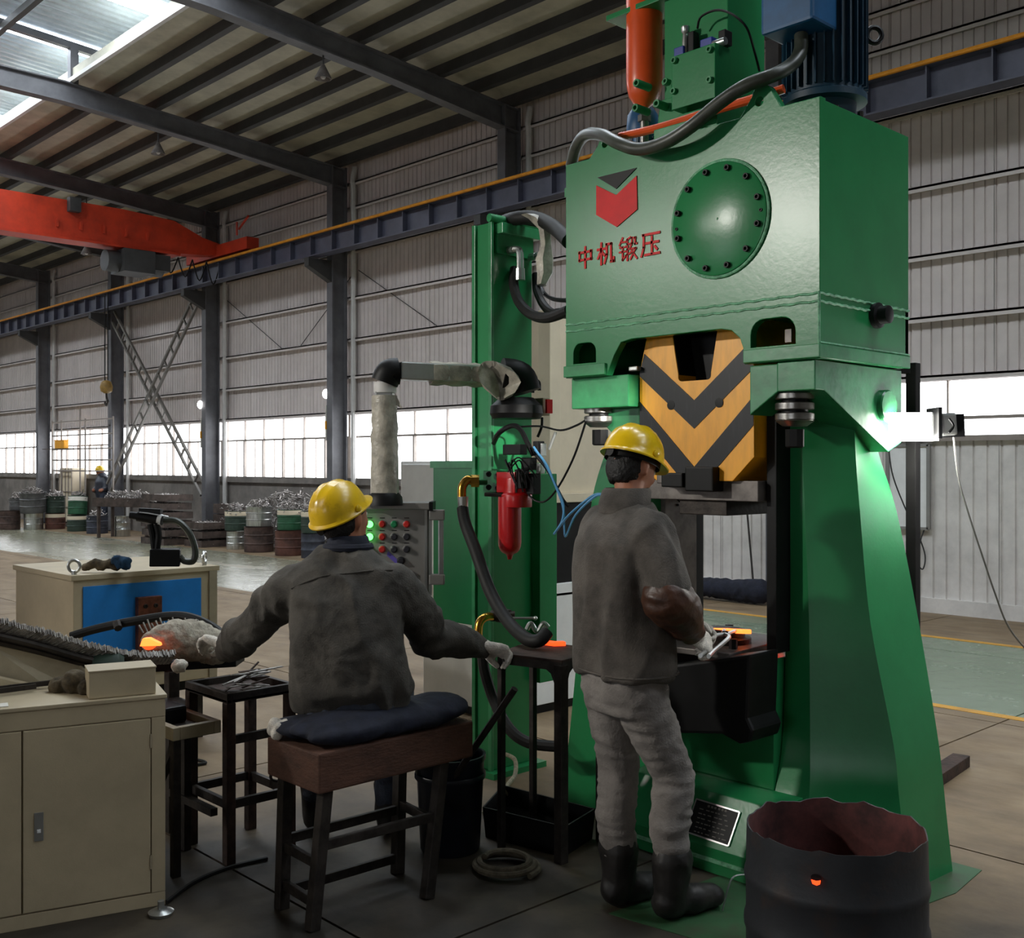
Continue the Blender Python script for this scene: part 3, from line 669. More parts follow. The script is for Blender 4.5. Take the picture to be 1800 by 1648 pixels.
# shoulders under the head with the tie rods
sh = MB()
sh.prism([(-2.40, 3.54, 1.99), (-2.2755, 3.54, 1.99), (-2.2755, 3.54, 1.885), (-2.40, 3.54, 1.80)], (0, .155, 0))
sh.prism([(-2.115, 3.535, 1.995), (-2.115, 4.2, 1.995), (-2.115, 4.2, 1.70), (-2.115, 4.09, 1.66), (-2.115, 3.6, 1.885), (-2.115, 3.535, 1.885)], (-.16, 0, 0))
sh.box(-2.42, -2.285, 3.70, 4.2, 1.9, 1.998)
sh.build('right_shoulder', m_green2, ham, .004)
MB().box(PXL-.005, -3.03, 3.56, 4.2, 1.86, 1.998).prism([(PXL+.02, 3.66, 1.86), (-3.05, 3.66, 1.86), (-3.05, 3.66, 1.7), (-3.2, 3.66, 1.74)], (0, .3, 0)).build('left_shoulder', m_green2, ham, .005)
def tie(p, name):
    n = MB().lathe([(.05, 0), (.05, -.11)], p, UP, 24).build('tie_rod_nut', m_blk, ham)
    for z0, z1, r0, r1 in ((-.002, -.026, .073, .073), (-.038, -.066, .073, .073), (-.078, -.105, .073, .073), (-.105, -.128, .073, .05)):
        MB().lathe([(r0-.004, z0), (r0, z0-.003), (r1, z1+.003), (r1-.004, z1)], p, UP, 32).build('nut_ring', m_stl, n)
    MB().lathe([(.036, -.14), (.036, -.205), (.03, -.21), (.03, -.206)], p, UP, 8).build('tie_rod_end', m_blk, n)
    MB().lathe([(.05, .0), (.05, .1)], p, UP, 16).build('tie_rod_neck', m_green2, n)
a = px(1397, 690, Y=3.62); tie(V((a.x, 3.62, a.z)), 'r'); a = px(1055, 701, Y=3.66); tie(V((a.x, 3.66, a.z)), 'l')
# pin stub on the right leg
q = px(1537, 715, X=-2.16); MB().lathe([(.085, -.10), (.07, 0), (.066, 0), (.066, .06), (.061, .066)], q, (1, 0, 0), 28).build('side_pin', m_green2, ham)
# guide rails either side of the ram
for x0, x1 in ((-3.04, -3.02), (-2.43, -2.405)):
    MB().box(x0-.02 if x0 < -3 else x0, x1 if x0 < -3 else x1+.02, 3.80 if x0 < -3 else 3.7, 4.03, .86, 2.0).build('guide_rail', m_stl2 if x0 < -3 else m_blk, ham, .003)
    MB().box(x0-(.0 if x0 < -3 else 0), x1, 4.03, 4.08, .86, 2.0).build('guide_strip', m_blk, ham)
g = [o for o in ham.children if o.name.startswith('guide_rail')][0]
q = V((-3.019, 3.92, 1.49)); MB().tube([q+V((0, .05*math.cos(a), .05*math.sin(a))) for a in [2*PI*i/28 for i in range(28)]], .004, 6, 0, True).build('guide_ring', m_blk, g)
for i in range(6):
    a = PI*i/3; bolt(q+V((0, .072*math.cos(a), .072*math.sin(a))), (1, 0, 0), .006, .006, g, m_blk)
bolt(q, (1, 0, 0), .006, .006, g, m_blk)
MB().box(-2.445, -2.43, 3.82, 3.84, .9, 1.5).build('guide_edge', m_stl, ham)
# bed between the legs, sloped front with the maker's plate
MB().prism([(-3.02, 3.50, 0), (-3.02, 3.50, .1), (-3.02, 3.585, .29), (-3.02, 3.69, .31), (-3.02, 4.07, .31), (-3.02, 4.07, 0)], (.74, 0, 0)).build('bed', m_green, ham, .004)
MB().box(-3.02, -2.41, 3.72, 4.07, .31, .834).build('bed_column', m_green, ham, .004)
sl = (V((0, 3.585, .29))-V((0, 3.50, .1))).normalized()
MB().box(-3.02, -2.28, 3.494, 3.51, .045, .06).build('bed_seam', m_greenw, ham)
def onslope(x, t): return V((x, 3.50, .1))+sl*t
nrm = V((0, -sl.z, sl.y))
A = [onslope(x, t)+nrm*.002 for x, t in ((-2.685, .03), (-2.475, .025), (-2.46, .16), (-2.67, .165))]
npl = MB().prism(A, nrm*.004).build('nameplate', m_blk, ham)
edge = MB()
for i in range(4): edge.bar(A[i]+nrm*.004, A[(i+1) % 4]+nrm*.004, .006, .004, nrm)
edge.build('plate_border', m_alu, npl)
mk = MB(); random.seed(4)
for r in range(7):
    x = -2.645 if r else -2.61
    while x < (-2.50 if r else -2.52):
        w_ = random.uniform(.006, .02) if r else .01
        t = .15-r*.018
        mk.bar(onslope(x, t)+nrm*.0065, onslope(x+w_, t)+nrm*.0065, .004 if r else .009, .001, nrm); x += w_+random.uniform(.004, .016)
mk.build('plate_print', mat('plate_ink', (120, 116, 110), .7, 0, .1, 5., spec=.2), npl)
# anvil table with the lower die
MB().prism([(-3.0, 3.52, .835), (-2.52, 3.575, .835), (-2.56, 4.1, .835), (-3.0, 4.1, .835)], (0, 0, .025)).build('die_table', m_stl2, ham, .004)
MB().prism([(-2.98, 3.69, .72), (-2.50, 3.69, .80), (-2.50, 3.69, .834), (-2.98, 3.69, .834)], (0, .028, 0)).build('table_bracket', m_blk, ham, .01)
for x, y in ((-2.82, 4.0), (-2.575, 3.68), (-2.9, 3.62)): MB().cyl((x, y, .86), (x, y, .90), .018, n=6).build('die_bolt', m_blk, ham)
MB().lathe([(.125, 0), (.125, .02), (.1, .025), (.1, .05), (.085, .055)], (-2.72, 3.80, .86), UP, 28).build('lower_die', m_iron, ham)
# scrap chute: black box slung under the table
sc = MB().prism([px(x, y, Y=3.47) for x, y in ((1150, 1172), (1318, 1150), (1314, 1262), (1324, 1284), (1318, 1304), (1300, 1308), (1268, 1290), (1150, 1288))], (0, .2, 0))
sc.build('scrap_chute', m_blk, ham, .012)
MB().box(-2.77, -2.73, 3.455, 3.468, .795, .805).build('chute_tab', m_alu, ham)
# --- on top of the head
TZ = 2.945
MB().box(-2.985, -2.65, 3.75, 4.02, TZ, 4.0).build('valve_tower', m_green, ham, .004)
vb = MB().box(-2.86, -2.635, 3.64, 3.75, 3.11, 3.335)
for i, p in enumerate(((1180, 92), (1255, 88), (1177, 165), (1254, 155))): pass
vb.build('valve_block', m_green, ham, .004)
vblk = ham.children[-1] if ham.children[-1].name.startswith('valve_block') else [o for o in ham.children if o.name.startswith('valve_block')][0]
for x, y in ((1187, 107), (1249, 88), (1249, 141), (1186, 161)): bolt(px(x, y, Y=3.64), (0, -1, 0), .014, .016, vblk, m_green2)
MB().prism([(-3.0, 3.72, TZ), (-2.84, 3.72, TZ), (-2.84, 3.72, 3.13), (-2.9, 3.72, 3.2), (-2.985, 3.72, 3.2), (-3.0, 3.72, 3.1)], (0, .1, 0)).box(-2.84, -2.64, 3.66, 3.76, TZ, 3.09).build('manifold', m_green, ham, .004)
for x, y, l in ((1141, 154, .09), (1139, 197, .09), (1171, 188, .07), (1176, 145, .03), (1172, 146, .02)):
    p = px(x, y, Y=3.72); bolt(p+V((0, .0, 0)), (0, -1, 0), .018 if l > .05 else .014, l, ham, m_green2, 'port_plug')
MB().box(-2.9, -2.72, 3.57, 3.66, 2.975, 3.02).build('manifold_foot', m_green2, ham, .004)
# solenoid pilot valves on the block
for (x, y, l) in ((1199, 92, .05), (1247, 77, .06)):
    p = px(x, y, Y=3.70); MB().cbox(p, (l, .05, .035)).build('pilot_valve', m_vblue, ham, .004)
p = px(1265, 75, Y=3.69); MB().cyl(p-V((.03, 0, 0)), p+V((.03, 0, 0)), .016, n=14).build('solenoid', m_alu, ham)
p = px(1275, 68, Y=3.72); MB().cbox(p, (.035, .05, .06)).build('valve_connector', m_blk, ham, .004)
p = px(1205, 72, Y=3.70); MB().lathe([(.014, -.06), (.014, 0), (.011, .03), (.018, .04), (.018, .06)], p, UP, 12).build('pressure_sensor', m_alu, ham)
p = px(1219, 76, Y=3.71); MB().cbox(p, (.03, .04, .09)).build('valve_connector', m_blk, ham, .004)
MB().tube([px(1226, 50, Y=3.7), px(1232, 30, Y=3.68), px(1258, 18, Y=3.66), px(1285, 24, Y=3.66), px(1312, 48, Y=3.7), px(1326, 90, Y=3.8), px(1335, 125, Y=3.85)], .005, 6, 6).build('signal_cable', m_blk, ham)
# accumulator
ac = V((-3.14, 3.80, 3.23))
MB().lathe([(.016, -.05), (.02, -.01), (.028, .0), (.05, .015), (.07, .045), (.08, .09), (.082, .13), (.082, .62), (.07, .66), (.03, .68)], ac, UP, 28).build('accumulator', m_org, ham)
MB().box(-3.3, -2.95, 3.72, 3.9, 3.64, 3.665).build('accumulator_clamp', m_green, ham, .003)
MB().cyl(ac+V((0, 0, -.26)), ac+V((0, 0, -.02)), .02, n=12).cyl(ac+V((0, 0, -.07)), ac+V((0, 0, -.04)), .03, n=6).build('accumulator_fitting', m_stl, ham)
# small pump motor
pm = V((-3.2, 3.86, TZ))
MB().lathe([(.05, .02), (.058, .04), (.058, .17), (.07, .175), (.075, .2), (.07, .27), (.05, .3)], pm, UP, 18).build('pump_motor', m_blue, ham)
for i in range(10): a = 2*PI*i/10; MB().bar(pm+V((.06*math.cos(a), .06*math.sin(a), .04)), pm+V((.06*math.cos(a), .06*math.sin(a), .16)), .006, .014).build('motor_rib', m_blued, ham)
# main motor with cooling fins, terminal box and lifting eye
mc = V((-2.29, 3.90, TZ)); MR = .15
mo_ = MB().lathe([(.15, 0), (.15, .03), (.12, .05), (.125, .10), (.165, .105), (.165, .13), (MR, .14), (MR, .75), (.16, .76), (.16, .95)], mc, UP, 32).build('motor', m_blued, ham)
for i in range(30):
    a = 2*PI*i/30; d = V((math.cos(a), math.sin(a), 0)); MB().bar(mc+d*(MR+.006)+V((0, 0, .15)), mc+d*(MR+.006)+V((0, 0, .75)), .006, .024, d).build('cooling_fin', m_blued, mo_)
for i in range(6):
    a = 2*PI*(i+.3)/6; d = V((math.cos(a), math.sin(a), 0)); MB().cyl(mc+d*.14+V((0, 0, .03)), mc+d*.14+V((0, 0, .06)), .012, n=6).build('motor_bolt', m_iron, mo_)
tb = MB().box(-2.405, -2.175, 3.62, 3.80, 3.29, 3.66); tb.build('terminal_box', m_blue, mo_, .012)
q = px(1524, 62, D=4.45); MB().tube([q+RT*(.03+.03*math.cos(a))+UP*.032*math.sin(a) for a in [2*PI*i/18 for i in range(18)]], .011, 8, 0, True).build('lifting_eye', m_blk, mo_)
# cable hose drooping across the head, conduit, orange pipe
hp = [px(1408, 62, Y=3.70), px(1407, 90, Y=3.68), px(1392, 113, Y=3.62), px(1362, 131, Y=3.52), px(1312, 150, Y=3.46), px(1266, 180, Y=3.44), px(1215, 222, Y=3.42), px(1170, 250, Y=3.42), px(1125, 262, Y=3.43), px(1088, 252, Y=3.44), px(1058, 237, Y=3.48), px(1030, 237, Y=3.54), px(1013, 258, Y=3.6), px(1004, 292, Y=3.66)]
MB().tube(hp, .027, 12, 6).build('motor_hose', m_hose, ham)
MB().tube([px(1090, 240, Y=3.6), px(1160, 224, Y=3.6), px(1250, 196, Y=3.6), px(1330, 172, Y=3.6), px(1378, 156, Y=3.62)], .018, 10, 5).build('drain_pipe', m_org, ham)
MB().box(PXL-.03, PXL, 3.54, 3.6, 2.82, 2.86).build('side_stub', m_green, ham)
# hot work on the die
q = px(1283, 1114, Y=3.78)
solo(MB().prism([q+V(d) for d in ((-.10, -.03, 0), (-.03, -.02, .004), (.07, -.012, .01), (.1, .01, .01), (.085, .03, .01), (-.02, .02, .005), (-.1, -.005, 0))], (0, 0, .016)), 'hot_forging', m_hot2, 'long glowing orange forging held by tongs on the lower die', 'forging', 'glowing workpieces', .004)
q = V((-2.535, 3.93, .862)); solo(MB().cbox(q+V((0, 0, .012)), (.05, .05, .024)), 'hot_forging', m_hot, 'glowing red piece at the right end of the die table', 'forging', 'glowing workpieces', .005)
q = V((-2.66, 3.59, .862)); solo(MB().cbox(q+V((0, 0, .006)), (.022, .03, .012)), 'hot_scale', m_hot, 'small glowing red fragment lying at the front of the die table', 'scrap', 'glowing workpieces', .003)

# ------------------------------------------------------------------ green hydraulic column
hc = thing('hydraulic_column', 'green upright column with a red filter and hoses left of the hammer', 'machine', (-4.18, 3.9, 0))
HT = 2.86
MB().box(-4.25, -4.12, 3.76, 4.05, .03, HT).build('column_body', m_green, hc, .005)
MB().box(-4.26, -4.235, 3.745, 3.76, .03, HT).box(-4.135, -4.11, 3.748, 3.765, .03, HT).build('corner_flange', m_green2, hc, .002)
MB().box(-4.33, -4.06, 3.72, 4.1, 0, .03).build('base_plate', m_green, hc)
MB().box(-4.2, -4.06, 4.05, 4.18, .45, 1.56).build('oil_box', m_green, hc, .004)
MB().box(-4.14, -4.06, 3.78, 4.06, HT-.06, HT-.005).build('top_bracket', m_green2, hc, .003)
MB().cyl((-4.12, 3.74, HT+.02), (-4.08, 4.08, HT+.01), .022, n=12).build('top_pipe', m_green2, hc)
MB().box(-4.118, -4.1, 3.78, 4.04, HT-.16, HT-.05).build('top_plate', m_green, hc)
def fit(p, d, k):   # elbow fitting then hose
    p = V(p); d = V(d)
    MB().cyl(p, p+V((.05, 0, 0)), .02, n=8).tube([p+V((.04, 0, 0)), p+V((.075, .01, -.005)), p+V((.08, .015, -.05)), p+V((.08, .015, -.11))], .019, 10, 5).lathe([(.026, 0), (.024, .06)], p+V((.08, .015, -.16)), UP, 10).build('hose_elbow', m_alu, hc)
a = px(892, 441, X=-4.11); fit(a, (1, 0, 0), 0); b_ = px(930, 452, X=-4.11); fit(b_, (1, 0, 0), 0)
MB().tube([px(905, 472, D=5.65), px(903, 500, D=5.6), px(912, 530, D=5.5), px(935, 553, D=5.35), px(965, 558, D=5.2), px(1000, 545, D=5.05)], .026, 10, 6).build('hydraulic_hose', m_rub, hc)
MB().tube([px(942, 482, D=5.75), px(944, 510, D=5.7), px(955, 535, D=5.55), px(972, 550, D=5.4), px(1000, 552, D=5.15)], .022, 10, 6).build('hydraulic_hose', m_rub, hc)
MB().tube([px(948, 500, D=5.8), px(958, 517, D=5.7), px(975, 526, D=5.5), px(1000, 528, D=5.2)], .011, 8, 6).build('hydraulic_hose', m_blk, hc)
MB().tube([px(880, 392, D=5.75), px(905, 384, D=5.6), px(940, 383, D=5.5), px(972, 398, D=5.3), px(1000, 424, D=5.1)], .036, 12, 6).build('top_hose', m_rub, hc)
MB().tube([px(905, 386, D=5.7), px(945, 392, D=5.55), px(975, 405, D=5.35), px(1000, 418, D=5.15)], .022, 10, 6).build('top_hose', m_rub, hc)
fm = MB(); random.seed(3)
ribn = [(928, 377), (945, 384), (957, 402), (960, 430), (957, 455), (958, 480), (952, 500)]
for sgn in (-1, 1): pass
rs = []
for i, (x, y) in enumerate(ribn):
    w_ = .035+.012*math.sin(i*1.8); p = px(x, y, D=5.42); rs.append([p-RT*w_, p-RT*w_*.2-FW*.03, p+RT*w_*.9-FW*.015, p+RT*w_, p+RT*.1*w_+FW*.02])
fm.rings(rs); fm.build('wrapping_film', m_film, hc)
# black arm tube elbows
def sq(p, w, h, dirv, upv): pass
# filter with head, bracket and valves
fc = px(896, 925, D=5.25)
zt = px(896, 880, D=5.25).z; zb = px(896, 972, D=5.25).z
MB().lathe([(.01, zb-.03), (.014, zb-.014), (.02, zb-.004), (.036, zb+.003), (.048, zb+.016), (.0545, zb+.034), (.0565, zb+.055), (.0565, zt-.05), (.0565, zt+.02)], (fc.x, fc.y, 0), UP, 28).build('filter_bowl', m_filt, hc)
f2 = px(908, 850, D=5.25); MB().lathe([(.075, -.06), (.075, .0), (.062, .01), (.062, .08)], (f2.x, f2.y, zt+.03), UP, 20).cbox((f2.x-.02, f2.y-.0, zt+.09), (.13, .11, .1)).build('filter_head', m_filt, hc, .004)
MB().prism([px(851, 872, D=5.24), px(851, 866, D=5.24), px(930, 869, D=5.24), px(930, 876, D=5.24)], FW*.14).build('filter_bracket', m_iron, hc, .003)
q = px(876, 849, X=-4.1); ob = MB().cbox(px(874, 846, D=5.4), (.1, .1, .11)).build('port_block', m_green, hc, .004)
for x, y in ((859, 833), (876, 834), (859, 856), (875, 857)): bolt(px(x, y, D=5.33), -FW, .014, .02, ob, m_blk)
MB().tube([px(855, 847, D=5.33), px(833, 848, D=5.3), px(822, 846, D=5.28)], .014, 8, 3).build('inlet_pipe', m_green2, hc)
MB().tube([px(833, 845, D=5.28), px(822, 843, D=5.27), px(813, 855, D=5.26), px(812, 874, D=5.25)], .022, 12, 6).lathe([(.03, 0), (.03, .04)], px(828, 845, D=5.28), RT, 6).build('brass_elbow', m_brass, hc)
MB().lathe([(.025, 0), (.027, .065)], px(814, 896, D=5.25), UP, 12).build('hose_ferrule', m_alu, hc)
MB().tube([px(813, 893, D=5.25), px(818, 920, D=5.2), px(835, 965, D=5.1), px(862, 1040, D=4.95), px(893, 1092, D=4.8), px(925, 1122, D=4.65), px(948, 1125, D=4.6), px(962, 1110, D=4.62)], .029, 12, 6).build('drooping_hose', m_rub, hc)
MB().tube([px(848, 1150, D=5.1), px(852, 1180, D=5.1), px(868, 1230, D=5.1), px(895, 1280, D=5.0), px(930, 1305, D=4.95), px(985, 1312, D=4.9)], .026, 10, 6).build('lower_hose', m_rub, hc)
MB().tube([px(868, 1083, D=5.3), px(852, 1085, D=5.26), px(842, 1098, D=5.24), px(841, 1130, D=5.22)], .021, 12, 6).build('brass_elbow', m_brass, hc)
vv = MB(); p = px(880, 1082, D=5.3); vv.cyl(p-RT*.05, p+RT*.0, .028, n=8).cyl(p+RT*.03, p+RT*.07, .024, n=6).cbox(p+RT*.015, (.05, .06, .06)); vv.build('ball_valve', m_iron, hc, .003)
MB().cyl(px(885, 1086, D=5.22), px(940, 1086, D=5.2), .006, n=8).ball(px(941, 1086, D=5.2), .011, 8).build('valve_lever', m_alu, hc)
p = px(944, 1106, D=5.3); MB().tube([p+RT*(-.05)+UP*.0, p+RT*(-.03)+UP*.03, p-UP*.01, p+RT*.03+UP*.03, p+RT*.055+UP*.01], .012, 8, 6).build('drain_cock', m_alu, hc)
# electric valve cluster with tangled leads
cl = MB(); random.seed(8)
for x, y, w_, h_ in ((918, 842, .05, .09), (938, 850, .05, .1), (947, 788, .03, .07), (930, 815, .06, .06), (905, 790, .12, .05)):
    cl.cbox(px(x, y, D=5.2), (w_, .05, h_))
cl.build('valve_cluster', m_blk, hc, .004)
MB().cbox(px(950, 823, D=5.18), (.03, .03, .05)).cbox(px(955, 790, D=5.18), (.012, .03, .06)).build('air_fitting', m_alu, hc, .003)
for k in range(9):
    a = px(random.uniform(890, 935), random.uniform(818, 830), D=5.15); b = px(random.uniform(905, 945), random.uniform(838, 868), D=5.12)
    MB().tube([a, a.lerp(b, .4)+V((random.uniform(-.05, .05), random.uniform(-.03, 0), random.uniform(.02, .09))), b], .004, 5, 6).build('lead', m_blk, hc)
MB().tube([px(868, 778, D=5.5), px(878, 760, D=5.35), px(900, 748, D=5.3), px(915, 755, D=5.25), px(928, 780, D=5.2), px(938, 800, D=5.2)], .013, 8, 6).build('control_cable', m_blk, hc)
MB().tube([px(912, 750, D=5.3), px(950, 749, D=5.2), px(985, 756, D=5.0), px(1012, 748, D=4.9), px(1030, 738, D=4.75)], .005, 6, 6).build('sensor_cable', m_blk, hc)
MB().tube([px(1030, 740, D=4.75), px(1010, 800, D=4.9), px(985, 850, D=5.0), px(965, 876, D=5.1), px(948, 882, D=5.15), px(930, 870, D=5.2), px(925, 855, D=5.2)], .005, 6, 6).build('sensor_cable', m_blk, hc)
MB().cbox(px(952, 715, D=5.5), (.07, .05, .09)).build('limit_switch', m_beiged, hc, .004)
MB().cbox(px(965, 714, D=5.45), (.012, .04, .07)).build('switch_label', m_logo, hc)
MB().tube([px(948, 686, D=5.5), px(947, 672, D=5.5), px(939, 670, D=5.5), px(936, 690, D=5.5)], .01, 8, 5).tube([px(953, 733, D=5.5), px(952, 750, D=5.5), px(945, 768, D=5.5)], .007, 6, 5).build('switch_cable', m_blk, hc)
MB().cyl(px(977, 759, D=5.2), px(965, 790, D=5.2), .007, n=8).build('valve_lever', m_alu, hc)
# pale blue air tubes
def bt(pts): MB().tube([px(x, y, D=d) for x, y, d in pts], .0055, 6, 6).build('air_tube', m_tubeb, hc)
bt(((940, 790, 5.15), (960, 815, 5.1), (975, 850, 5.0), (990, 885, 4.95), (988, 915, 4.9), (974, 938, 4.9), (1000, 905, 4.75), (1040, 872, 4.6), (1058, 868, 4.5)))
bt(((938, 785, 5.15), (962, 822, 5.1), (980, 862, 5.0), (990, 892, 4.95), (992, 925, 4.9), (995, 942, 4.88), (1012, 905, 4.7), (1045, 873, 4.55), (1060, 870, 4.5)))
MB().tube([px(942, 800, D=5.12), px(965, 830, D=5.1), px(988, 875, D=4.98), px(1000, 890, D=4.95)], .007, 6, 6).build('lead', m_blk, hc)
# pale drain hose at the foot
MB().tube([px(886, 1324, D=5.6), px(905, 1335, D=5.45), px(905, 1362, D=5.3), px(890, 1385, D=5.0), V((-3.62, 3.42, .05)), V((-3.68, 3.3, .015))], .011, 8, 6).build('drain_hose', m_rope, hc)
# green tank hung on the left of the column
MB().box(-4.83, -4.255, 3.95, 4.3, .72, 1.62).build('oil_tank', m_green, hc, .006)
MB().box(-4.84, -4.255, 3.935, 3.949, 1.59, 1.63).build('tank_edge', m_green2, hc)

# operator console on its swing arm
oc = thing('operator_console', 'grey push button console hung from a swing arm beside the green column', 'console', px(690, 960, D=5.25))
armz = 2.06
pe = px(908, 672, D=5.45); pl = px(680, 652, D=5.2)
MB().bar(px(700, 652, D=5.2), px(880, 660, D=5.42), .09, .085).build('arm_tube', m_alu, oc, .006)
rs = []
for i in range(9):
    t = i/8; p = px(757, 655, D=5.27).lerp(px(862, 660, D=5.4), t); k = .055+.004*math.sin(i*2.3); d = (px(862, 660, D=5.4)-px(757, 655, D=5.27)).normalized(); r = d.cross(UP)
    rs.append([p+(r*math.cos(a)+UP*math.sin(a))*k*(1.12 if j % 2 else .94) for j, a in enumerate([2*PI*q/10 for q in range(10)])])
MB().rings(rs).build('arm_film', m_film, oc)
MB().tube([px(700, 652, D=5.2), px(684, 655, D=5.19), px(676, 672, D=5.19)], .066, 12, 6).build('arm_elbow', m_blk, oc)
MB().lathe([(.055, 0), (.055, .05)], px(677, 690, D=5.19), UP, 14).build('arm_collar', m_white, oc)
p0, p1 = px(676, 688, D=5.19), px(676, 872, D=5.19)
MB().bar(p0, p1, .085, .085, RT).build('drop_tube', m_alu, oc, .008)
rs = []
for i in range(13):
    t = i/12; p = px(676, 695, D=5.19).lerp(px(676, 868, D=5.19), t); k = .055+.008*t
    rs.append([p+(RT*math.cos(a)+FW*math.sin(a))*k*(1.1+.14*noise.noise(V((i*.9, j*1.3, 0)))) for j, a in enumerate([2*PI*q/12 for q in range(12)])])
MB().rings(rs).prism([px(694, 690, D=5.17), px(708, 718, D=5.15), px(696, 712, D=5.16)], FW*.004).build('drop_film', m_film, oc)
MB().lathe([(.09, -.01), (.085, .03), (.07, .05)], px(676, 884, D=5.19), UP, 18).build('swivel', m_blk, oc)
# column end of the arm: big black swivel
e = px(903, 695, D=5.42)
MB().tube([px(882, 658, D=5.4), px(912, 664, D=5.42), px(922, 690, D=5.42)], .085, 14, 6).lathe([(.12, -.085), (.135, -.06), (.13, -.02), (.085, .02)], px(908, 706, D=5.42), UP, 22).build('arm_swivel', m_blk, oc)
rs = []
for i, (x, y, k) in enumerate(((860, 640, .04), (872, 655, .09), (880, 672, .1), (884, 690, .06), (880, 700, .02))):
    p = px(x, y, D=5.33); rs.append([p+(RT*math.cos(a)+UP*math.sin(a)*.5)*k*(1+.3*noise.noise(V((i, j*.8, 3))))-FW*.03*math.cos(a*2) for j, a in enumerate([2*PI*q/10 for q in range(10)])])
MB().rings(rs).build('swivel_film', m_film, oc)
# console box, turned a little toward the operator
cn = px(692, 965, D=5.2); r_ = RT; ff = FW
def cb(u0, u1, w0, w1, z0, z1):
    return [cn+r_*u+ff*w_+UP*z for z in (z0, z1) for u, w_ in ((u0, w0), (u1, w0), (u1, w1), (u0, w1))]
BF = [(3, 2, 1, 0), (4, 5, 6, 7), (0, 1, 5, 4), (1, 2, 6, 5), (2, 3, 7, 6), (3, 0, 4, 7)]
MB().add(cb(-.19, .17, 0, .16, -.22, .2), BF).build('console_box', m_pan, oc, .006)
MB().prism([cn+r_*-.2+ff*-.02+UP*.19, cn+r_*.175+ff*-.02+UP*.19, cn+r_*.175+ff*.17+UP*.19, cn+r_*-.2+ff*.17+UP*.19], UP*.035).build('console_lid', m_pan, oc, .006)
MB().add(cb(.172, .19, -.022, .172, .185, .228), BF).build('lid_end', m_blk, oc)
for u in (.15, .172): MB().add(cb(u, u+.012, -.012, 0, -.22, .19), BF).build('edge_trim', m_alu, oc)
MB().add(cb(.215, .24, -.01, .02, -.15, .14), BF).build('handle_bar', m_alu, oc, .004)
for z in (-.17, .14): MB().add(cb(.17, .245, -.015, .03, z-.0, z+.05), BF).build('handle_bracket', m_pan, oc, .006)
rows = [(921, ('lit', 'red', 'green', 'red')), (943, ('lit', 'red', 'dark', 'dark')), (965, ('olive', 'red', 'dark', 'dark'))]
for y, cs in rows:
    for x, c in zip((650, 672, 693, 715), cs):
        p = px(x, y, D=5.2); n = MB().lathe([(.017, 0), (.017, .006), (.013, .008), (.013, .018), (.011, .021)], p, -ff, 16).build('push_button', m_lit if c == 'lit' else m_btn[c], oc)
        MB().lathe([(.02, 0), (.02, .003), (.017, .004)], p, -ff, 16, False).build('button_ring', m_pan, n)
        MB().bar(p+UP*.03-r_*.012-ff*.001, p+UP*.03+r_*.012-ff*.001, .001, .004).build('button_label', m_blk, n)
p = px(705, 985, D=5.2); MB().lathe([(.02, 0), (.02, .008), (.014, .01), (.012, .02)], p, -ff, 16).bar(p-ff*.022-r_*.012, p-ff*.022+r_*.012, .008, .006).build('selector_switch', m_btn['dark'], oc)
MB().prism([px(682, 968, D=5.199), px(706, 990, D=5.199), px(704, 998, D=5.199), px(680, 976, D=5.199)], -ff*.001).build('film_strip', m_btn['violet'], oc)
p = px(716, 1006, D=5.2); MB().lathe([(.016, 0), (.016, .01), (.019, .012), (.017, .022)], p, -ff, 16).build('push_button', m_btn['red'], oc)

# cream machine enclosure and white cabinet behind
en = thing('machine_enclosure', 'cream panelled enclosure with a black opening behind the green column', 'enclosure', (-5.2, 5.6, 0))
EX = -4.93
MB().box(-5.68, EX, 4.56, 6.1, .06, .83).build('lower_body', m_wht, en, .006)
MB().box(-5.64, EX-.03, 4.6, 6.06, 0, .06).build('plinth', m_blk, en)
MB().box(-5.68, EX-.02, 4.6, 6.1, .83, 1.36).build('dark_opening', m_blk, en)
MB().box(-5.68, EX+.02, 5.0, 6.1, 1.36, 1.42).build('ledge', m_cream, en, .004)
MB().box(-5.68, EX-.02, 5.1, 6.1, 1.42, 2.62).build('upper_panel', m_cream, en, .004)
MB().box(EX-.1, EX+.01, 5.0, 5.1, 1.42, 2.62).build('corner_post', m_cream, en, .004)
MB().box(EX-.01, EX-.0, 4.7, 6.0, .75, .765).build('panel_joint', m_pan, en)
MB().box(-5.68, -4.95, 4.37, 4.55, .84, 1.63).build('control_cabinet', m_wht, en, .005)
MB().box(-5.66, -4.97, 4.36, 4.37, .86, 1.61).build('cabinet_door', m_wht, en, .003)

# ------------------------------------------------------------------ foreground furniture
def rot(v, a): return V((v.x*math.cos(a)-v.y*math.sin(a), v.x*math.sin(a)+v.y*math.cos(a), v.z))
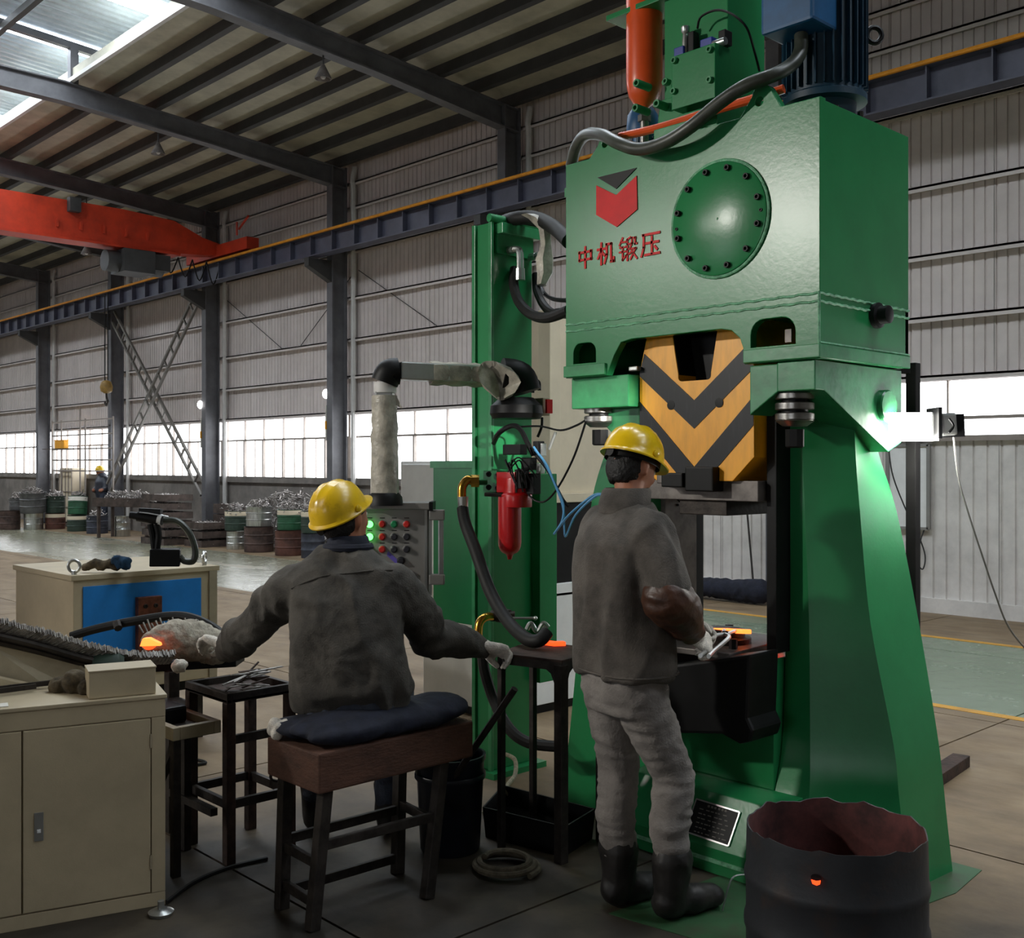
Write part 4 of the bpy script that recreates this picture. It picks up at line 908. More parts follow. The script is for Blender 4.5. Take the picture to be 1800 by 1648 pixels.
# stool: thick timber on a welded angle-iron frame
st = thing('work_stool', 'low stool with a thick brown timber seat on a dark steel frame', 'stool', (-3.33, 2.42, 0))
MB().box(-3.505, -3.165, 2.08, 2.79, .47, .61).build('seat_block', m_wood, st, .008)
legs = {}
for nm, top_, ft in (('a', (-3.20, 2.13), (-3.19, 2.07)), ('b', (-3.2, 2.66), (-3.13, 2.53)), ('c', (-3.46, 2.13), (-3.42, 2.09)), ('d', (-3.46, 2.66), (-3.40, 2.60))):
    p, q = V((*top_, .47)), V((*ft, 0)); legs[nm] = (p, q); MB().bar(p, q, .042, .042, V((0, 1, 0))).build('leg', m_iron, st, .004)
def at_(n, z): p, q = legs[n]; return q.lerp(p, z/.47)
for a, b, z in (('a', 'b', .28), ('c', 'd', .24), ('a', 'c', .22), ('b', 'd', .26), ('c', 'd', .06), ('a', 'c', .09)):
    MB().bar(at_(a, z), at_(b, z), .02, .035).build('stretcher', m_iron, st, .003)
MB().tube([(-3.52, 2.12, .5), (-3.525, 2.11, .44), (-3.525, 2.2, .43), (-3.52, 2.2, .5)], .006, 6, 4).build('hook_loop', m_iron, st)
# folded navy coat used as a cushion
random.seed(5)
cu = MB(); 
for k, (x, y, z, sx, sy, sz) in enumerate(((-3.31, 2.42, .662, .165, .36, .05), (-3.42, 2.17, .65, .1, .11, .036), (-3.26, 2.68, .665, .12, .13, .052), (-3.23, 2.34, .65, .085, .26, .044), (-3.22, 2.55, .655, .08, .2, .046))):
    cu.ball((x, y, z), 1, 18, sc=(sx, sy, sz))
cme = remesh(cu, .012, 3, folds(.009, 8, 3, (1, .5, 1)))
cush = tag(recentre(link('seat_pad', cme, m_navy)), 'dark navy folded coat padding the timber stool seat', 'coat')
rg = MB()
for i in range(9): rg.ball((-3.44+random.uniform(-.03, .03), 2.10+random.uniform(-.03, .03), .645+random.uniform(-.012, .02)), random.uniform(.014, .026), 8)
rme_ = remesh(rg, .006, 1, folds(.003, 40, 1)); tag(recentre(link('cotton_rag', rme_, m_glove)), 'crumpled white cotton rag tucked at the left end of the navy coat', 'rag')
# bucket under the stool and the tong handle rising from it
bk = thing('bucket', 'dark navy bucket standing under the right end of the stool', 'bucket', (-3.47, 2.93, 0))
bc = (-3.47, 2.93, 0)
MB().lathe([(.118, 0), (.125, .01), (.143, .37), (.15, .38), (.15, .40), (.14, .40), (.136, .37), (.118, .02)], bc, UP, 28, True).build('bucket_body', m_bucket, bk)
MB().lathe([(.147, .3), (.15, .305), (.15, .32), (.147, .325)], bc, UP, 28, False).build('rim_band', m_bucket, bk)
rod = MB().bar(px(818, 1340, D=4.33), px(906, 1208, D=4.25), .03, .03)
rod = MB().cyl(px(792, 1375, D=4.42), px(905, 1210, D=4.25), .014, n=10)
solo(rod, 'steel_rod', m_iron, 'dark steel rod slanting up out of the navy bucket', 'rod')

# rusty plate table with a glowing blank, where the seated worker reaches
tt = thing('plate_table', 'small dark iron plate table holding a glowing blank between the two workers', 'table', (-3.25, 3.28, 0))
Q = [V((-3.33, 3.07, .81)), V((-3.02, 3.14, .81)), V((-3.08, 3.46, .81)), V((-3.46, 3.40, .81))]
MB().prism(Q, (0, 0, .012)).build('table_top', m_rust, tt, .003)
ctr = sum(Q, V())/4
for i in range(4):
    a, b = Q[i].lerp(ctr, .02), Q[(i+1) % 4].lerp(ctr, .02); MB().bar(a-UP*.016, b-UP*.016, .006, .034).build('apron', m_iron, tt)
    p = Q[i].lerp(ctr, .08); w_ = .042 if i == 1 else .026
    MB().bar(V((p.x, p.y, .80)), V((p.x, p.y, 0)), w_, w_, V((0, 1, 0))).build('leg', m_iron, tt, .003)
for s_, e_ in ((1, 0), (1, 2)):
    p = Q[1].lerp(ctr, .08); q = Q[e_].lerp(ctr, .08); d = (q-p).normalized()
    MB().prism([p-UP*.012, p+d*.11-UP*.012, p+d*.05-UP*.05, p+d*.02-UP*.12, p-UP*.12], d.cross(UP)*.008).build('gusset', m_iron, tt)
q = px(972, 1134, Z=.822)
solo(MB().prism([q+V(d) for d in ((-.05, -.03, 0), (-.03, .01, 0), (.0, .015, 0), (.02, .045, 0), (.05, .03, 0), (.02, -.015, 0), (-.01, -.02, 0))], (0, 0, .018)), 'hot_blank', m_hot, 'glowing orange blank lying on the small iron plate table', 'blank', 'glowing workpieces', .004)
# oil tray on the floor, coil of hose
tr = thing('drip_tray', 'black oily sheet metal tray on the floor behind the plate table legs', 'tray', (-3.4, 3.4, 0))
T = [V((-3.47, 3.13, 0)), V((-3.07, 3.2, 0)), V((-3.14, 3.45, 0)), V((-3.64, 3.4, 0))]; tc_ = sum(T, V())/4
MB().prism(T, (0, 0, .012)).build('tray_base', m_blk, tr)
for i in range(4):
    a, b = T[i], T[(i+1) % 4]; MB().prism([a, b, b+UP*.13+(b-tc_)*.06, a+UP*.13+(a-tc_)*.06], (tc_-(a+b)/2).normalized()*.008).build('tray_side', m_blk, tr)
MB().prism([t.lerp(tc_, .06)+UP*.05 for t in T], (0, 0, .003)).build('oil', mat('oil_film', (12, 11, 10), .12, 0, .05, 5.), tr)
cpts = []
for i in range(40):
    a = i*.42; r = .13-.0012*i; cpts.append(V((-3.13+r*math.cos(a)*1.05, 2.93+r*math.sin(a), .014+.0009*i)))
solo(MB().tube(cpts, .012, 8, 3), 'coiled_hose', m_coilh, 'pale hose coiled on the dark floor beside the plate table', 'hose')
# big steel drum in front of the hammer
dr = thing('steel_drum', 'large dented black open drum at the foot of the hammer', 'drum', (-1.76, 3.06, 0))
dc = V((-1.76, 3.06, 0)); DR = .272; n = 72
def dring(r, z, jit=0, dent=0):
    out = []
    for i in range(n):
        a = 2*PI*i/n; rr = r*(1+.012*math.sin(a*3+1)+.008*math.sin(a*7)); zz = z
        if jit: zz += jit*(noise.noise(V((math.cos(a)*4, math.sin(a)*4, 2)))*1.4+.5*noise.noise(V((math.cos(a)*14, math.sin(a)*14, 5))))
        out.append(dc+V((rr*math.cos(a), rr*math.sin(a), zz)))
    return out
prof = [(DR*.99, 0), (DR, .015), (DR, .15), (DR*1.02, .165), (DR*1.025, .18), (DR*1.02, .195), (DR, .21), (DR, .30), (DR*1.015, .312), (DR*1.022, .325), (DR*1.015, .338), (DR, .35), (DR*.995, .42)]
rs = [dring(r, z) for r, z in prof]+[dring(DR*.99, .482, .012), dring(DR*.975, .481, .012)]
dmb = MB().rings(rs, False)
dmb.build('drum_shell', m_drum, dr)
MB().rings([dring(DR*.975, .481, .012), dring(DR*.97, .3), dring(DR*.97, .02)], False).build('drum_lining', m_drumin, dr)
MB().prism(dring(DR*.975, .0), (0, 0, .012)).build('drum_base', m_drum, dr)
random.seed(11)
scp = MB()
for i in range(60):
    a, r = random.uniform(0, 2*PI), DR*.85*math.sqrt(random.random()); p = dc+V((r*math.cos(a), r*math.sin(a), .05+random.uniform(0, .05)))
    d = V((random.uniform(-1, 1), random.uniform(-1, 1), random.uniform(-.4, .4))).normalized()*random.uniform(.03, .07); scp.bar(p-d, p+d, .015, .01)
scp.build('drum_scrap', m_rust, dr, 0, 'stuff')
q = px(1434, 1549, D=3.132); nn = (V((q.x, q.y, 0))-dc); nn.z = 0; nn.normalize(); tn = nn.cross(UP)
MB().add([dc+nn*(DR+.004)+tn*.016*math.cos(a)+UP*(q.z+.008+.012*math.sin(a)) for a in [2*PI*i/14 for i in range(14)]], [list(range(14))]).build('hole', m_blk, dr)
MB().prism([dc+nn*(DR+.002)+UP*(q.z-.002)+tn*a+UP*b for a, b in ((-.013, .006), (.0, .002), (.014, .004), (.01, -.007), (-.002, -.01), (-.011, -.005))], nn*.006).build('glow_hole', m_hot, dr)
# floor clutter near the hammer
p, q = px(1640, 1368, Z=.03), px(1690, 1335, Z=.03)
solo(MB().bar(p, q, .09, .06), 'steel_bar', m_rust, 'short rusty bar lying on the floor behind the right foot of the hammer', 'bar', None, .004)
a, b = px(1270, 1600, Z=.01), px(1290, 1540, Z=.12)
solo(MB().tube([a, a.lerp(b, .5)+V((.0, 0, .02)), b, b+V((.02, .05, 0))], .003, 6, 4), 'loose_wire', m_alu, 'thin bent wire standing by the boots at the foot of the hammer', 'wire')
# post with the work floodlight
po = thing('lamp_post', 'dark square steel post standing behind the right leg of the hammer', 'post', (-2.14, 4.36, 0))
pp = px(1605, 900, D=4.56); MB().bar((pp.x, pp.y, 0), (pp.x, pp.y, px(1605, 638, D=4.56).z), .045, .045, V((0, 1, 0))).build('post', m_post, po, .004)
MB().bar((pp.x, pp.y, 0), (pp.x, pp.y, .012), .12, .12).build('foot_plate', m_steeld, po)
MB().bar(px(1562, 650, D=4.56), px(1606, 652, D=4.56), .03, .025).build('top_arm', m_post, po, .003)
fl_ = thing('work_floodlight', 'brilliant white floodlight clamped to the dark post beside the hammer', 'lamp', px(1605, 745, D=4.35))
MB().bar(px(1574, 747, D=4.36), px(1638, 746, D=4.42), .11, .10).build('lamp_body', m_alu, fl_, .012)
MB().bar(px(1563, 748, D=4.28), px(1637, 748, D=4.335), .01, .105, UP).build('lens', m_flood, fl_)
MB().bar(px(1564, 773, D=4.33), px(1636, 773, D=4.38), .1, .008).build('lens_glass', m_flood, fl_)
MB().bar(px(1639, 744, D=4.37), px(1645, 744, D=4.37), .13, .125).build('cooling_ring', m_blk, fl_)
MB().bar(px(1648, 747, D=4.37), px(1675, 745, D=4.37), .09, .09).build('driver_box', m_alu, fl_, .01)
MB().bar(px(1674, 728, D=4.36), px(1676, 768, D=4.36), .012, .09).tube([px(1668, 735, D=4.3), px(1676, 748, D=4.3), px(1668, 760, D=4.3)], .005, 6, 5).build('bracket', m_blk, fl_)
MB().bar(px(1605, 746, D=4.42), px(1605, 746, D=4.56), .03, .03).build('clamp', m_steeld, fl_)
def cable(pts, r, m, label, cat='cable'): return tag(recentre(MB().tube([px(x, y, D=d) for x, y, d in pts], r, 6, 6).build('hanging_cable', m)), label, cat)
cable(((1676, 768, 4.37), (1685, 840, 4.4), (1705, 910, 4.45), (1728, 980, 4.5), (1750, 1045, 4.55), (1775, 1105, 4.6), (1830, 1180, 4.7), (1900, 1330, 4.8), (1930, 1450, 4.8)), .004, m_pan, 'pale cable trailing from the floodlight down to the right edge of the picture')
cable(((1561, 770, 11.78), (1568, 830, 11.78), (1590, 890, 11.78), (1612, 935, 11.78), (1626, 975, 11.78), (1622, 1000, 11.78), (1612, 985, 11.78), (1618, 950, 11.78), (1632, 900, 11.78), (1636, 790, 11.78)), .008, m_steeld, 'dark cable looping beside the white wall board')

# ------------------------------------------------------------------ left: power cabinet, heater and feed
A0 = V((-3.745, 1.80, 0)); e1 = (V((-3.90, 1.28, 0))-A0).normalized(); e2 = V((e1.y, -e1.x, 0))   # e1 along the front to the left, e2 away from the viewer
if e2.dot(FW) < 0: e2 = -e2
cb_ = thing('power_cabinet', 'beige two door sheet metal cabinet filling the lower left corner', 'cabinet', A0)
def cbx(u0, u1, w0, w1, z0, z1): return MB().add([A0+e1*u+e2*w_+UP*z for z in (z0, z1) for u, w_ in ((u0, w0), (u1, w0), (u1, w1), (u0, w1))], BF)
cbx(0, 1.5, .012, .36, .0, .755).build('body', m_beige, cb_, .004)
cbx(-.006, 1.5, -.004, .36, .755, .77).build('top', m_beige, cb_, .003)
cbx(0, 1.5, 0, .0115, .69, .754).build('top_rail', m_beige, cb_, .002)
cbx(0, 1.5, 0, .0115, .0, .05).build('bottom_rail', m_beige, cb_, .002)
cbx(0, .048, 0, .0115, .051, .689).build('stile', m_beige, cb_, .002)
for u0, u1 in ((.052, .475), (.481, 1.0)):
    d = cbx(u0, u1, -.002, .0115, .055, .686).build('door', m_beige, cb_, .003)
    if u0 < .1:
        cbx(u1-.065, u1-.035, -.006, -.002, .30, .40).build('latch', m_alu, d, .003); cbx(u1-.056, u1-.044, -.010, -.006, .33, .34).build('latch_button', m_wht, d)
        for z in (.14, .58): cbx(u0-.004, u0+.002, -.006, .0, z, z+.05).build('hinge', m_beiged, d)
bx_ = thing('junction_box', 'beige rectangular box sitting on the right end of the power cabinet', 'box', A0+e1*.14+e2*.06+UP*.77)
cbx(.03, .26, .02, .16, .771, .87).build('box_body', m_beige, bx_, .004)
cbx(.028, .262, .018, .162, .866, .872).build('box_lid', m_beige, bx_, .002)
solo(cbx(.52, .68, .03, .09, .7705, .773), 'paper_sheet', m_paper, 'small white paper sheet lying on the power cabinet top', 'paper')
for (u, w0, u2, w2, lab) in ((.42, .26, 1.2, .10, 'long steel bar lying flat along the cabinet top nearest the paper sheet'), (.34, .31, 1.1, .2, 'steel flat bar lying behind the first bar on the cabinet top')):
    solo(MB().bar(A0+e1*u+e2*w0+UP*.79, A0+e1*u2+e2*w2+UP*.785, .012, .018), 'steel_bar', m_iron, lab, 'bar')
sp_ = px(130, 1210, D=3.95)
pk = MB(); random.seed(2)
for i in range(6): pk.ball(sp_+V((random.uniform(-.06, .06), random.uniform(-.06, .06), random.uniform(-.03, .03)))+FW*.05, random.uniform(.03, .05), 8)
tag(recentre(link('oily_rag', remesh(pk, .01, 1, folds(.008, 25, 2)), m_khaki)), 'oily dark rag bunched beside the beige junction box', 'rag')
# feed chute with a row of thin steel blanks sliding to the furnace
fc_ = thing('feed_chute', 'sloping beige feed chute behind the power cabinet', 'chute', px(60, 1160, D=4.25))
cp = [px(-40, 1092, D=4.0), px(60, 1116, D=4.15), px(150, 1142, D=4.3), px(230, 1156, D=4.42), px(300, 1155, D=4.5)]
MB().prism([px(-40, 1118, D=4.02), px(140, 1165, D=4.3), px(152, 1180, D=4.3), px(140, 1215, D=4.3), px(160, 1260, D=4.3), px(-40, 1275, D=4.02)], FW*.25).build('chute_body', m_beiged, fc_, .004)
MB().prism([px(-40, 1182, D=3.98), px(135, 1222, D=4.26), px(135, 1234, D=4.26), px(-40, 1200, D=3.98)], FW*.03).build('chute_ledge', m_beige, fc_, .003)
for k in range(2): MB().tube([p-UP*(.035+.03*k)+FW*.03*k for p in cp[:4]], .014, 8, 5).build('chute_rail', m_iron, fc_)
p = px(190, 1185, D=4.38); MB().lathe([(.09, -.06), (.1, -.04), (.1, .04), (.085, .06)], p, (RT+FW*.4), 20).build('chute_roller', m_ddgr, fc_)
MB().prism([px(185, 1160, D=4.33), px(225, 1165, D=4.36), px(222, 1195, D=4.36), px(205, 1190, D=4.36)], FW*.05).build('chute_bracket', m_iron, fc_, .004)
path = smoothpath(cp, 40); bl = MB(); random.seed(1)
for i in range(0, len(path)-1):
    p = path[i]; t = (path[i+1]-p).normalized(); s_ = t.cross(UP).normalized(); u = s_.cross(t)
    j = random.uniform(-.006, .006); a = p-s_*(.03+j)-u*.022; b = p+s_*.03+u*(.024+j)+t*.012
    bl.bar(a, b, .003, .024, u)
solo(bl, 'steel_blanks', m_blank, 'bristling row of thin steel blanks sliding down the feed chute', 'blanks', None, 0, 'stuff')
# ceramic wool wrapped furnace mouth with sheaf of blanks
fu = thing('induction_coil', 'pale wool wrapped furnace coil on a dark stand with glowing mouth', 'furnace', px(310, 1150, D=4.75))
wl = MB().chain([(px(268, 1128, D=4.72), .05), (px(300, 1123, D=4.78), .085), (px(340, 1126, D=4.85), .095), (px(378, 1140, D=4.9), .08)], 14)
link('wool_jacket', remesh(wl, .014, 3, folds(.012, 18, 4, (1, 1, 1.6))), m_wool, fu)
MB().prism([px(255, 1168, D=4.7), px(415, 1160, D=4.9), px(415, 1172, D=4.9), px(255, 1182, D=4.7)], FW*.16).build('coil_tray', m_blk, fu, .004)
MB().bar(px(302, 1178, D=4.75), px(302, 1330, D=4.75), .05, .05).build('stand_column', m_iron, fu, .004)
MB().lathe([(.09, 0), (.07, .03), (.03, .05)], px(303, 1246, D=4.72), UP, 14).build('stand_collar', m_iron, fu)
MB().bar(px(302, 1320, D=4.75), V((px(302, 1320, D=4.75).x, px(302, 1320, D=4.75).y, 0)), .05, .05, V((0, 1, 0))).build('stand_foot', m_iron, fu)
MB().ball(px(262, 1131, D=4.66), .045, 12, sc=(.7, .7, .6)).build('hot_mouth', m_hot, fu)
solo(MB().prism([px(245, 1136, D=4.62), px(250, 1122, D=4.62), px(262, 1121, D=4.62), px(280, 1130, D=4.6), px(282, 1135, D=4.6)], FW*.03), 'hot_blank', m_hot2, 'glowing orange blank emerging from the wool wrapped furnace mouth', 'blank', 'glowing workpieces', .004)
solo(MB().ball(px(253, 1159, D=4.6), .014, 10), 'hot_blank', m_hot, 'small glowing blank end hanging below the row of steel blanks', 'blank', 'glowing workpieces')
wl = MB().ball(px(316, 1170, D=4.6), .034, 12, sc=(1.1, 1, .8)); link('wool_tuft', remesh(wl, .008, 2, folds(.01, 30, 7)), m_glove, fu)
sheaf = MB()
for i in range(16):
    t = i/15; p = px(252+110*t, 1112-6*math.sin(t*3), D=4.85); sheaf.bar(p, p+UP*(.035+.01*(i % 3))+RT*(-.02), .004, .01, FW)
sheaf.build('blank_tips', m_blank, fu, 0, 'stuff')
MB().tube([px(125, 1118, D=5.4), px(165, 1106, D=5.4), px(220, 1094, D=5.35), px(300, 1082, D=5.3), px(345, 1088, D=5.2), px(385, 1110, D=5.1), px(398, 1135, D=5.0)], .022, 10, 6).build('coil_hose', m_rub, fu)
MB().cyl(px(205, 1094, D=5.33), px(208, 1104, D=5.3), .02, n=8).build('hose_clamp', m_iron, fu)
# induction heater
he = thing('induction_heater', 'beige induction heater box with a bright blue front panel', 'heater', (-6.2, 2.7, 0))
HX = -5.83; ZT = 1.015
MB().box(-6.7, HX, 2.28, 3.12, .36, ZT-.03).build('heater_body', m_beige, he, .005)
MB().box(-6.71, HX+.012, 2.265, 3.135, ZT-.03, ZT).build('heater_top', m_beige, he, .004)
MB().box(HX, HX+.008, 2.33, 3.02, .44, .95).build('blue_panel', m_bluep, he, .002)
MB().box(HX, HX+.012, 3.07, 3.12, .36, ZT-.03).build('corner_stile', m_beiged, he, .002)
MB().box(-6.65, HX-.05, 2.33, 3.07, .3, .36).build('skid', m_blk, he)
for x in (-6.6, HX-.1):
    for y in (2.36, 3.04): MB().box(x-.03, x+.03, y-.03, y+.03, 0, .3).build('leg', m_iron, he)
MB().box(HX+.008, HX+.05, 2.62, 2.76, .55, .87).build('copper_terminal', m_cop, he, .004)
for y, z in ((2.66, .82), (2.72, .82), (2.66, .74)): bolt((HX+.05, y, z), (1, 0, 0), .012, .012, he, m_iron)
def eye(p, ax, nm='lifting_eye'):
    p = V(p); a = V(ax).normalized(); MB().tube([p+UP*.045+(a*math.cos(t)+UP*math.sin(t))*.032 for t in [2*PI*i/16 for i in range(16)]], .009, 8, 0, True).cyl(p, p+UP*.02, .014, n=10).build(nm, m_alu, he)
eye((-5.87, 2.30, ZT), RT); eye((-5.9, 3.08, ZT), FW)
# things on the heater
gl = MB(); random.seed(6)
for i in range(7): gl.chain([(px(150+i*9, 998-4*(i % 3), D=5.95)+UP*.005, .024), (px(165+i*8, 992, D=5.95), .02)], 8)
tag(recentre(link('work_gloves', remesh(gl, .01, 2, folds(.006, 25, 3)), m_khaki)), 'crumpled khaki work gloves heaped on the heater top', 'gloves')
rg = MB()
for i in range(7): rg.ball(px(210+random.uniform(-14, 18), 990+random.uniform(-6, 5), D=5.93), random.uniform(.02, .035), 8)
tag(recentre(link('blue_rag', remesh(rg, .01, 1, folds(.008, 28, 5)), m_rag)), 'dark blue rag beside the khaki gloves on the heater top', 'rag')
ms_ = thing('sensor_stand', 'black box with an upright black sensor and bent hose on the heater top', 'sensor', px(291, 994, D=6.0))
c = px(291, 979, D=6.0); MB().bar(px(264, 979, D=5.98), px(317, 979, D=6.02), .12, .095).build('base_box', m_blk, ms_, .006)
for x0, x1 in ((268, 271), (279, 276)): MB().tube([px(x0-4, 921, D=6.0), px(x0, 940, D=6.0), px(x1, 965, D=6.0)], .018, 8, 5).build('upright', m_blk, ms_)
MB().cyl(px(242, 907, D=6.0), px(286, 914, D=6.0), .029, n=14).cyl(px(229, 905, D=6.0), px(243, 907, D=6.0), .021, n=12).build('sensor_barrel', m_blk, ms_)
MB().cyl(px(278, 912, D=6.0), px(285, 913.5, D=6.0), .0305, n=14).build('white_band', m_wht, ms_)
MB().bar(px(246, 897, D=6.0), px(284, 899, D=6.0), .05, .03).box(0, 0, 0, 0, 0, 0).build('sensor_block', m_blk, ms_, .004)
MB().tube([px(245, 900, D=5.97), px(262, 902, D=5.97), px(296, 908, D=5.97)], .004, 6, 5).build('wire', m_alu, ms_)
MB().tube([px(288, 914, D=6.0), px(312, 916, D=6.0), px(332, 935, D=6.0), px(343, 965, D=6.0), px(340, 985, D=6.0), px(325, 986, D=6.0), px(316, 978, D=6.0)], .018, 10, 6).build('bent_hose', m_hose, ms_)
# rack with trimmed scrap, and the lower shelf stand
rk = thing('scrap_rack', 'dark iron rack table with trimmed strips left of the seated worker', 'table', (-4.1, 2.31, 0))
RX = (-4.29, -3.93, 2.15, 2.47)
MB().box(RX[0], RX[1], RX[2], RX[3], .655, .662).build('tray_plate', m_rust, rk)
for q in ((RX[0], RX[1], RX[2], RX[2]+.022), (RX[0], RX[1], RX[3]-.022, RX[3]), (RX[0], RX[0]+.022, RX[2]+.022, RX[3]-.022), (RX[1]-.022, RX[1], RX[2]+.022, RX[3]-.022)):
    MB().box(q[0], q[1], q[2], q[3], .65, .69).build('rim', m_iron, rk, .003)
for x in (RX[0]+.02, RX[1]-.02):
    for y in (RX[2]+.02, RX[3]-.02): MB().box(x-.02, x+.02, y-.02, y+.02, 0, .65).build('leg', m_rust, rk, .003)
for z in (.22,):
    MB().box(RX[0]+.04, RX[1]-.04, RX[2]+.01, RX[2]+.03, z, z+.035).build('stretcher', m_iron, rk); MB().box(RX[0]+.04, RX[1]-.04, RX[3]-.03, RX[3]-.01, z, z+.035).build('stretcher', m_iron, rk)
    MB().box(RX[1]-.03, RX[1]-.01, RX[2]+.04, RX[3]-.04, z, z+.035).build('stretcher', m_iron, rk); MB().box(RX[0]+.01, RX[0]+.03, RX[2]+.04, RX[3]-.04, z, z+.035).build('stretcher', m_iron, rk)
    MB().box(RX[1]-.03, RX[1]-.01, RX[2]+.04, RX[3]-.04, .48, .515).build('stretcher', m_iron, rk)
random.seed(21)
for i in range(18):
    a = random.uniform(-.4, .8); p = V((random.uniform(-4.12, -4.0), random.uniform(2.27, 2.38), .672+.0045*i)); d = V((math.cos(a)*.3-.2, math.sin(a)+.6, random.uniform(-.1, .25))).normalized()*random.uniform(.045, .075)
    b = solo(MB().bar(p-d, p+d, .016, .004), 'metal_strip', m_blank if i % 3 else m_rust, ('pale trimmed steel strip in the heap on the dark scrap rack' if i % 3 else 'rusty brown trimmed strip in the heap on the dark scrap rack'), 'strip', 'trimmed strips on the scrap rack')
sf = thing('shelf_stand', 'low grey green iron stand beside the right end of the power cabinet', 'stand', (-4.1, 1.98, 0))
MB().box(-4.36, -3.97, 1.94, 2.12, .55, .556).build('shelf_plate', m_iron, sf)
for q in ((-4.36, -3.95, 1.93, 1.96), (-4.36, -3.95, 2.105, 2.135), (-3.98, -3.95, 1.96, 2.105), (-4.36, -4.33, 1.96, 2.105)): MB().box(q[0], q[1], q[2], q[3], .535, .585).build('rim', m_beiged, sf, .003)
for x, y in ((-4.22, 2.12), (-4.34, 1.95), (-3.97, 1.95)): MB().box(x-.016, x+.016, y-.016, y+.016, 0, .535).build('leg', m_iron, sf, .003)
MB().bar((-4.0, 1.96, .5), (-4.3, 1.96, .12), .03, .03).build('brace', m_iron, sf); MB().box(-4.34, -3.97, 2.1, 2.13, .2, .23).build('stretcher', m_iron, sf)
vs_ = MB(); p = px(335, 1262, D=4.25)
solo(MB().cbox((-4.2, 2.03, .591), (.14, .1, .068)), 'vice_block', m_blk, 'black iron block lying on the low grey green stand', 'block', None, .012)
# loose cable on the floor
solo(MB().tube([px(280, 1360, Z=.01), px(340, 1345, Z=.01), px(362, 1340, Z=.01), px(340, 1335, Z=.01), px(300, 1345, Z=.01), px(330, 1375, Z=.01)], .008, 6, 6), 'floor_cable', m_rub, 'dark cable looped on the floor under the furnace stand', 'cable')
solo(MB().tube([px(292, 1585, Z=.008), px(340, 1550, Z=.008), px(400, 1525, Z=.008), px(470, 1508, Z=.008)], .008, 6, 6), 'floor_cable', m_rub, 'dark cable running over the floor from the power cabinet to the stool', 'cable')
solo(MB().lathe([(.04, 0), (.045, .012), (.03, .02), (.012, .022), (.012, .05)], px(283, 1607, Z=0), UP, 20), 'levelling_foot', m_alu, 'round metal levelling foot on the floor by the power cabinet corner', 'foot')

# ------------------------------------------------------------------ people
def ellring(c, r, f, a, b, n=20, e=2.3, up=None):
    out = []
    for i in range(n):
        t = 2*PI*i/n; ca, sa = math.cos(t), math.sin(t)
        out.append(c+r*a*math.copysign(abs(ca)**(2/e), ca)+f*b*math.copysign(abs(sa)**(2/e), sa))
    return out
def head_parts(mb, c, r, f, u, s=1.):
    """skull, jaw, face, neck start; c is the middle of the head, s scales a 0.23 m head"""
    def P(x, y, z): return c+r*(x*s)+f*(y*s)+u*(z*s)
    prof = [(-.118, .022, .02, .05), (-.11, .036, .036, .05), (-.09, .05, .056, .035), (-.06, .06, .075, .018), (-.03, .068, .088, .006), (0, .074, .095, 0), (.03, .077, .097, -.002), (.06, .073, .092, -.006), (.085, .06, .076, -.008), (.105, .038, .05, -.01), (.114, .014, .02, -.01)]
    mb.rings([ellring(P(0, y0, z), r, f, a*s, b*s, 18, 2.2) for z, a, b, y0 in prof])
    mb.rings([[P(x*w, .092+y, z) for x, y in ((-1, -.012), (-.5, .006), (0, 1*d), (.5, .006), (1, -.012), (0, -.03))] for z, w, d in ((.022, .009, .008), (.0, .012, .018), (-.018, .017, .028), (-.03, .017, .02), (-.036, .012, .006))])
    for x in (-.017, .017): mb.ball(P(x, .088, -.052), .014*s, 8, sc=(1.2, .8, .6))
    mb.ball(P(0, .086, -.062), .022*s, 8, sc=(1, .6, .4)); mb.ball(P(0, .083, -.1), .024*s, 8)
    for x in (-.03, .03): mb.ball(P(x, .082, .034), .02*s, 8, sc=(1, .6, .5)); mb.ball(P(x*1.3, .07, -.02), .022*s, 8)
    for sg in (-1, 1):
        e = [(0, .03), (-.012, .024), (-.02, .004), (-.014, -.02), (0, -.032), (.006, -.01), (.008, .012)]
        mb.rings([[P(sg*(.074+d), -.005+y*k, z*k-.005) for y, z in e] for d, k in ((-.004, .7), (.006, 1), (.016, 1.05), (.018, .8))])
def eyes(c, r, f, u, s, par):
    for sg in (-1, 1):
        p = c+r*(.031*s*sg)+f*(.083*s)+u*(.012*s)
        e = MB().ball(p, .0125*s, 10).build('eye', m_paper, par); MB().ball(p+f*(.008*s), .0062*s, 8).build('iris', m_hair, e)
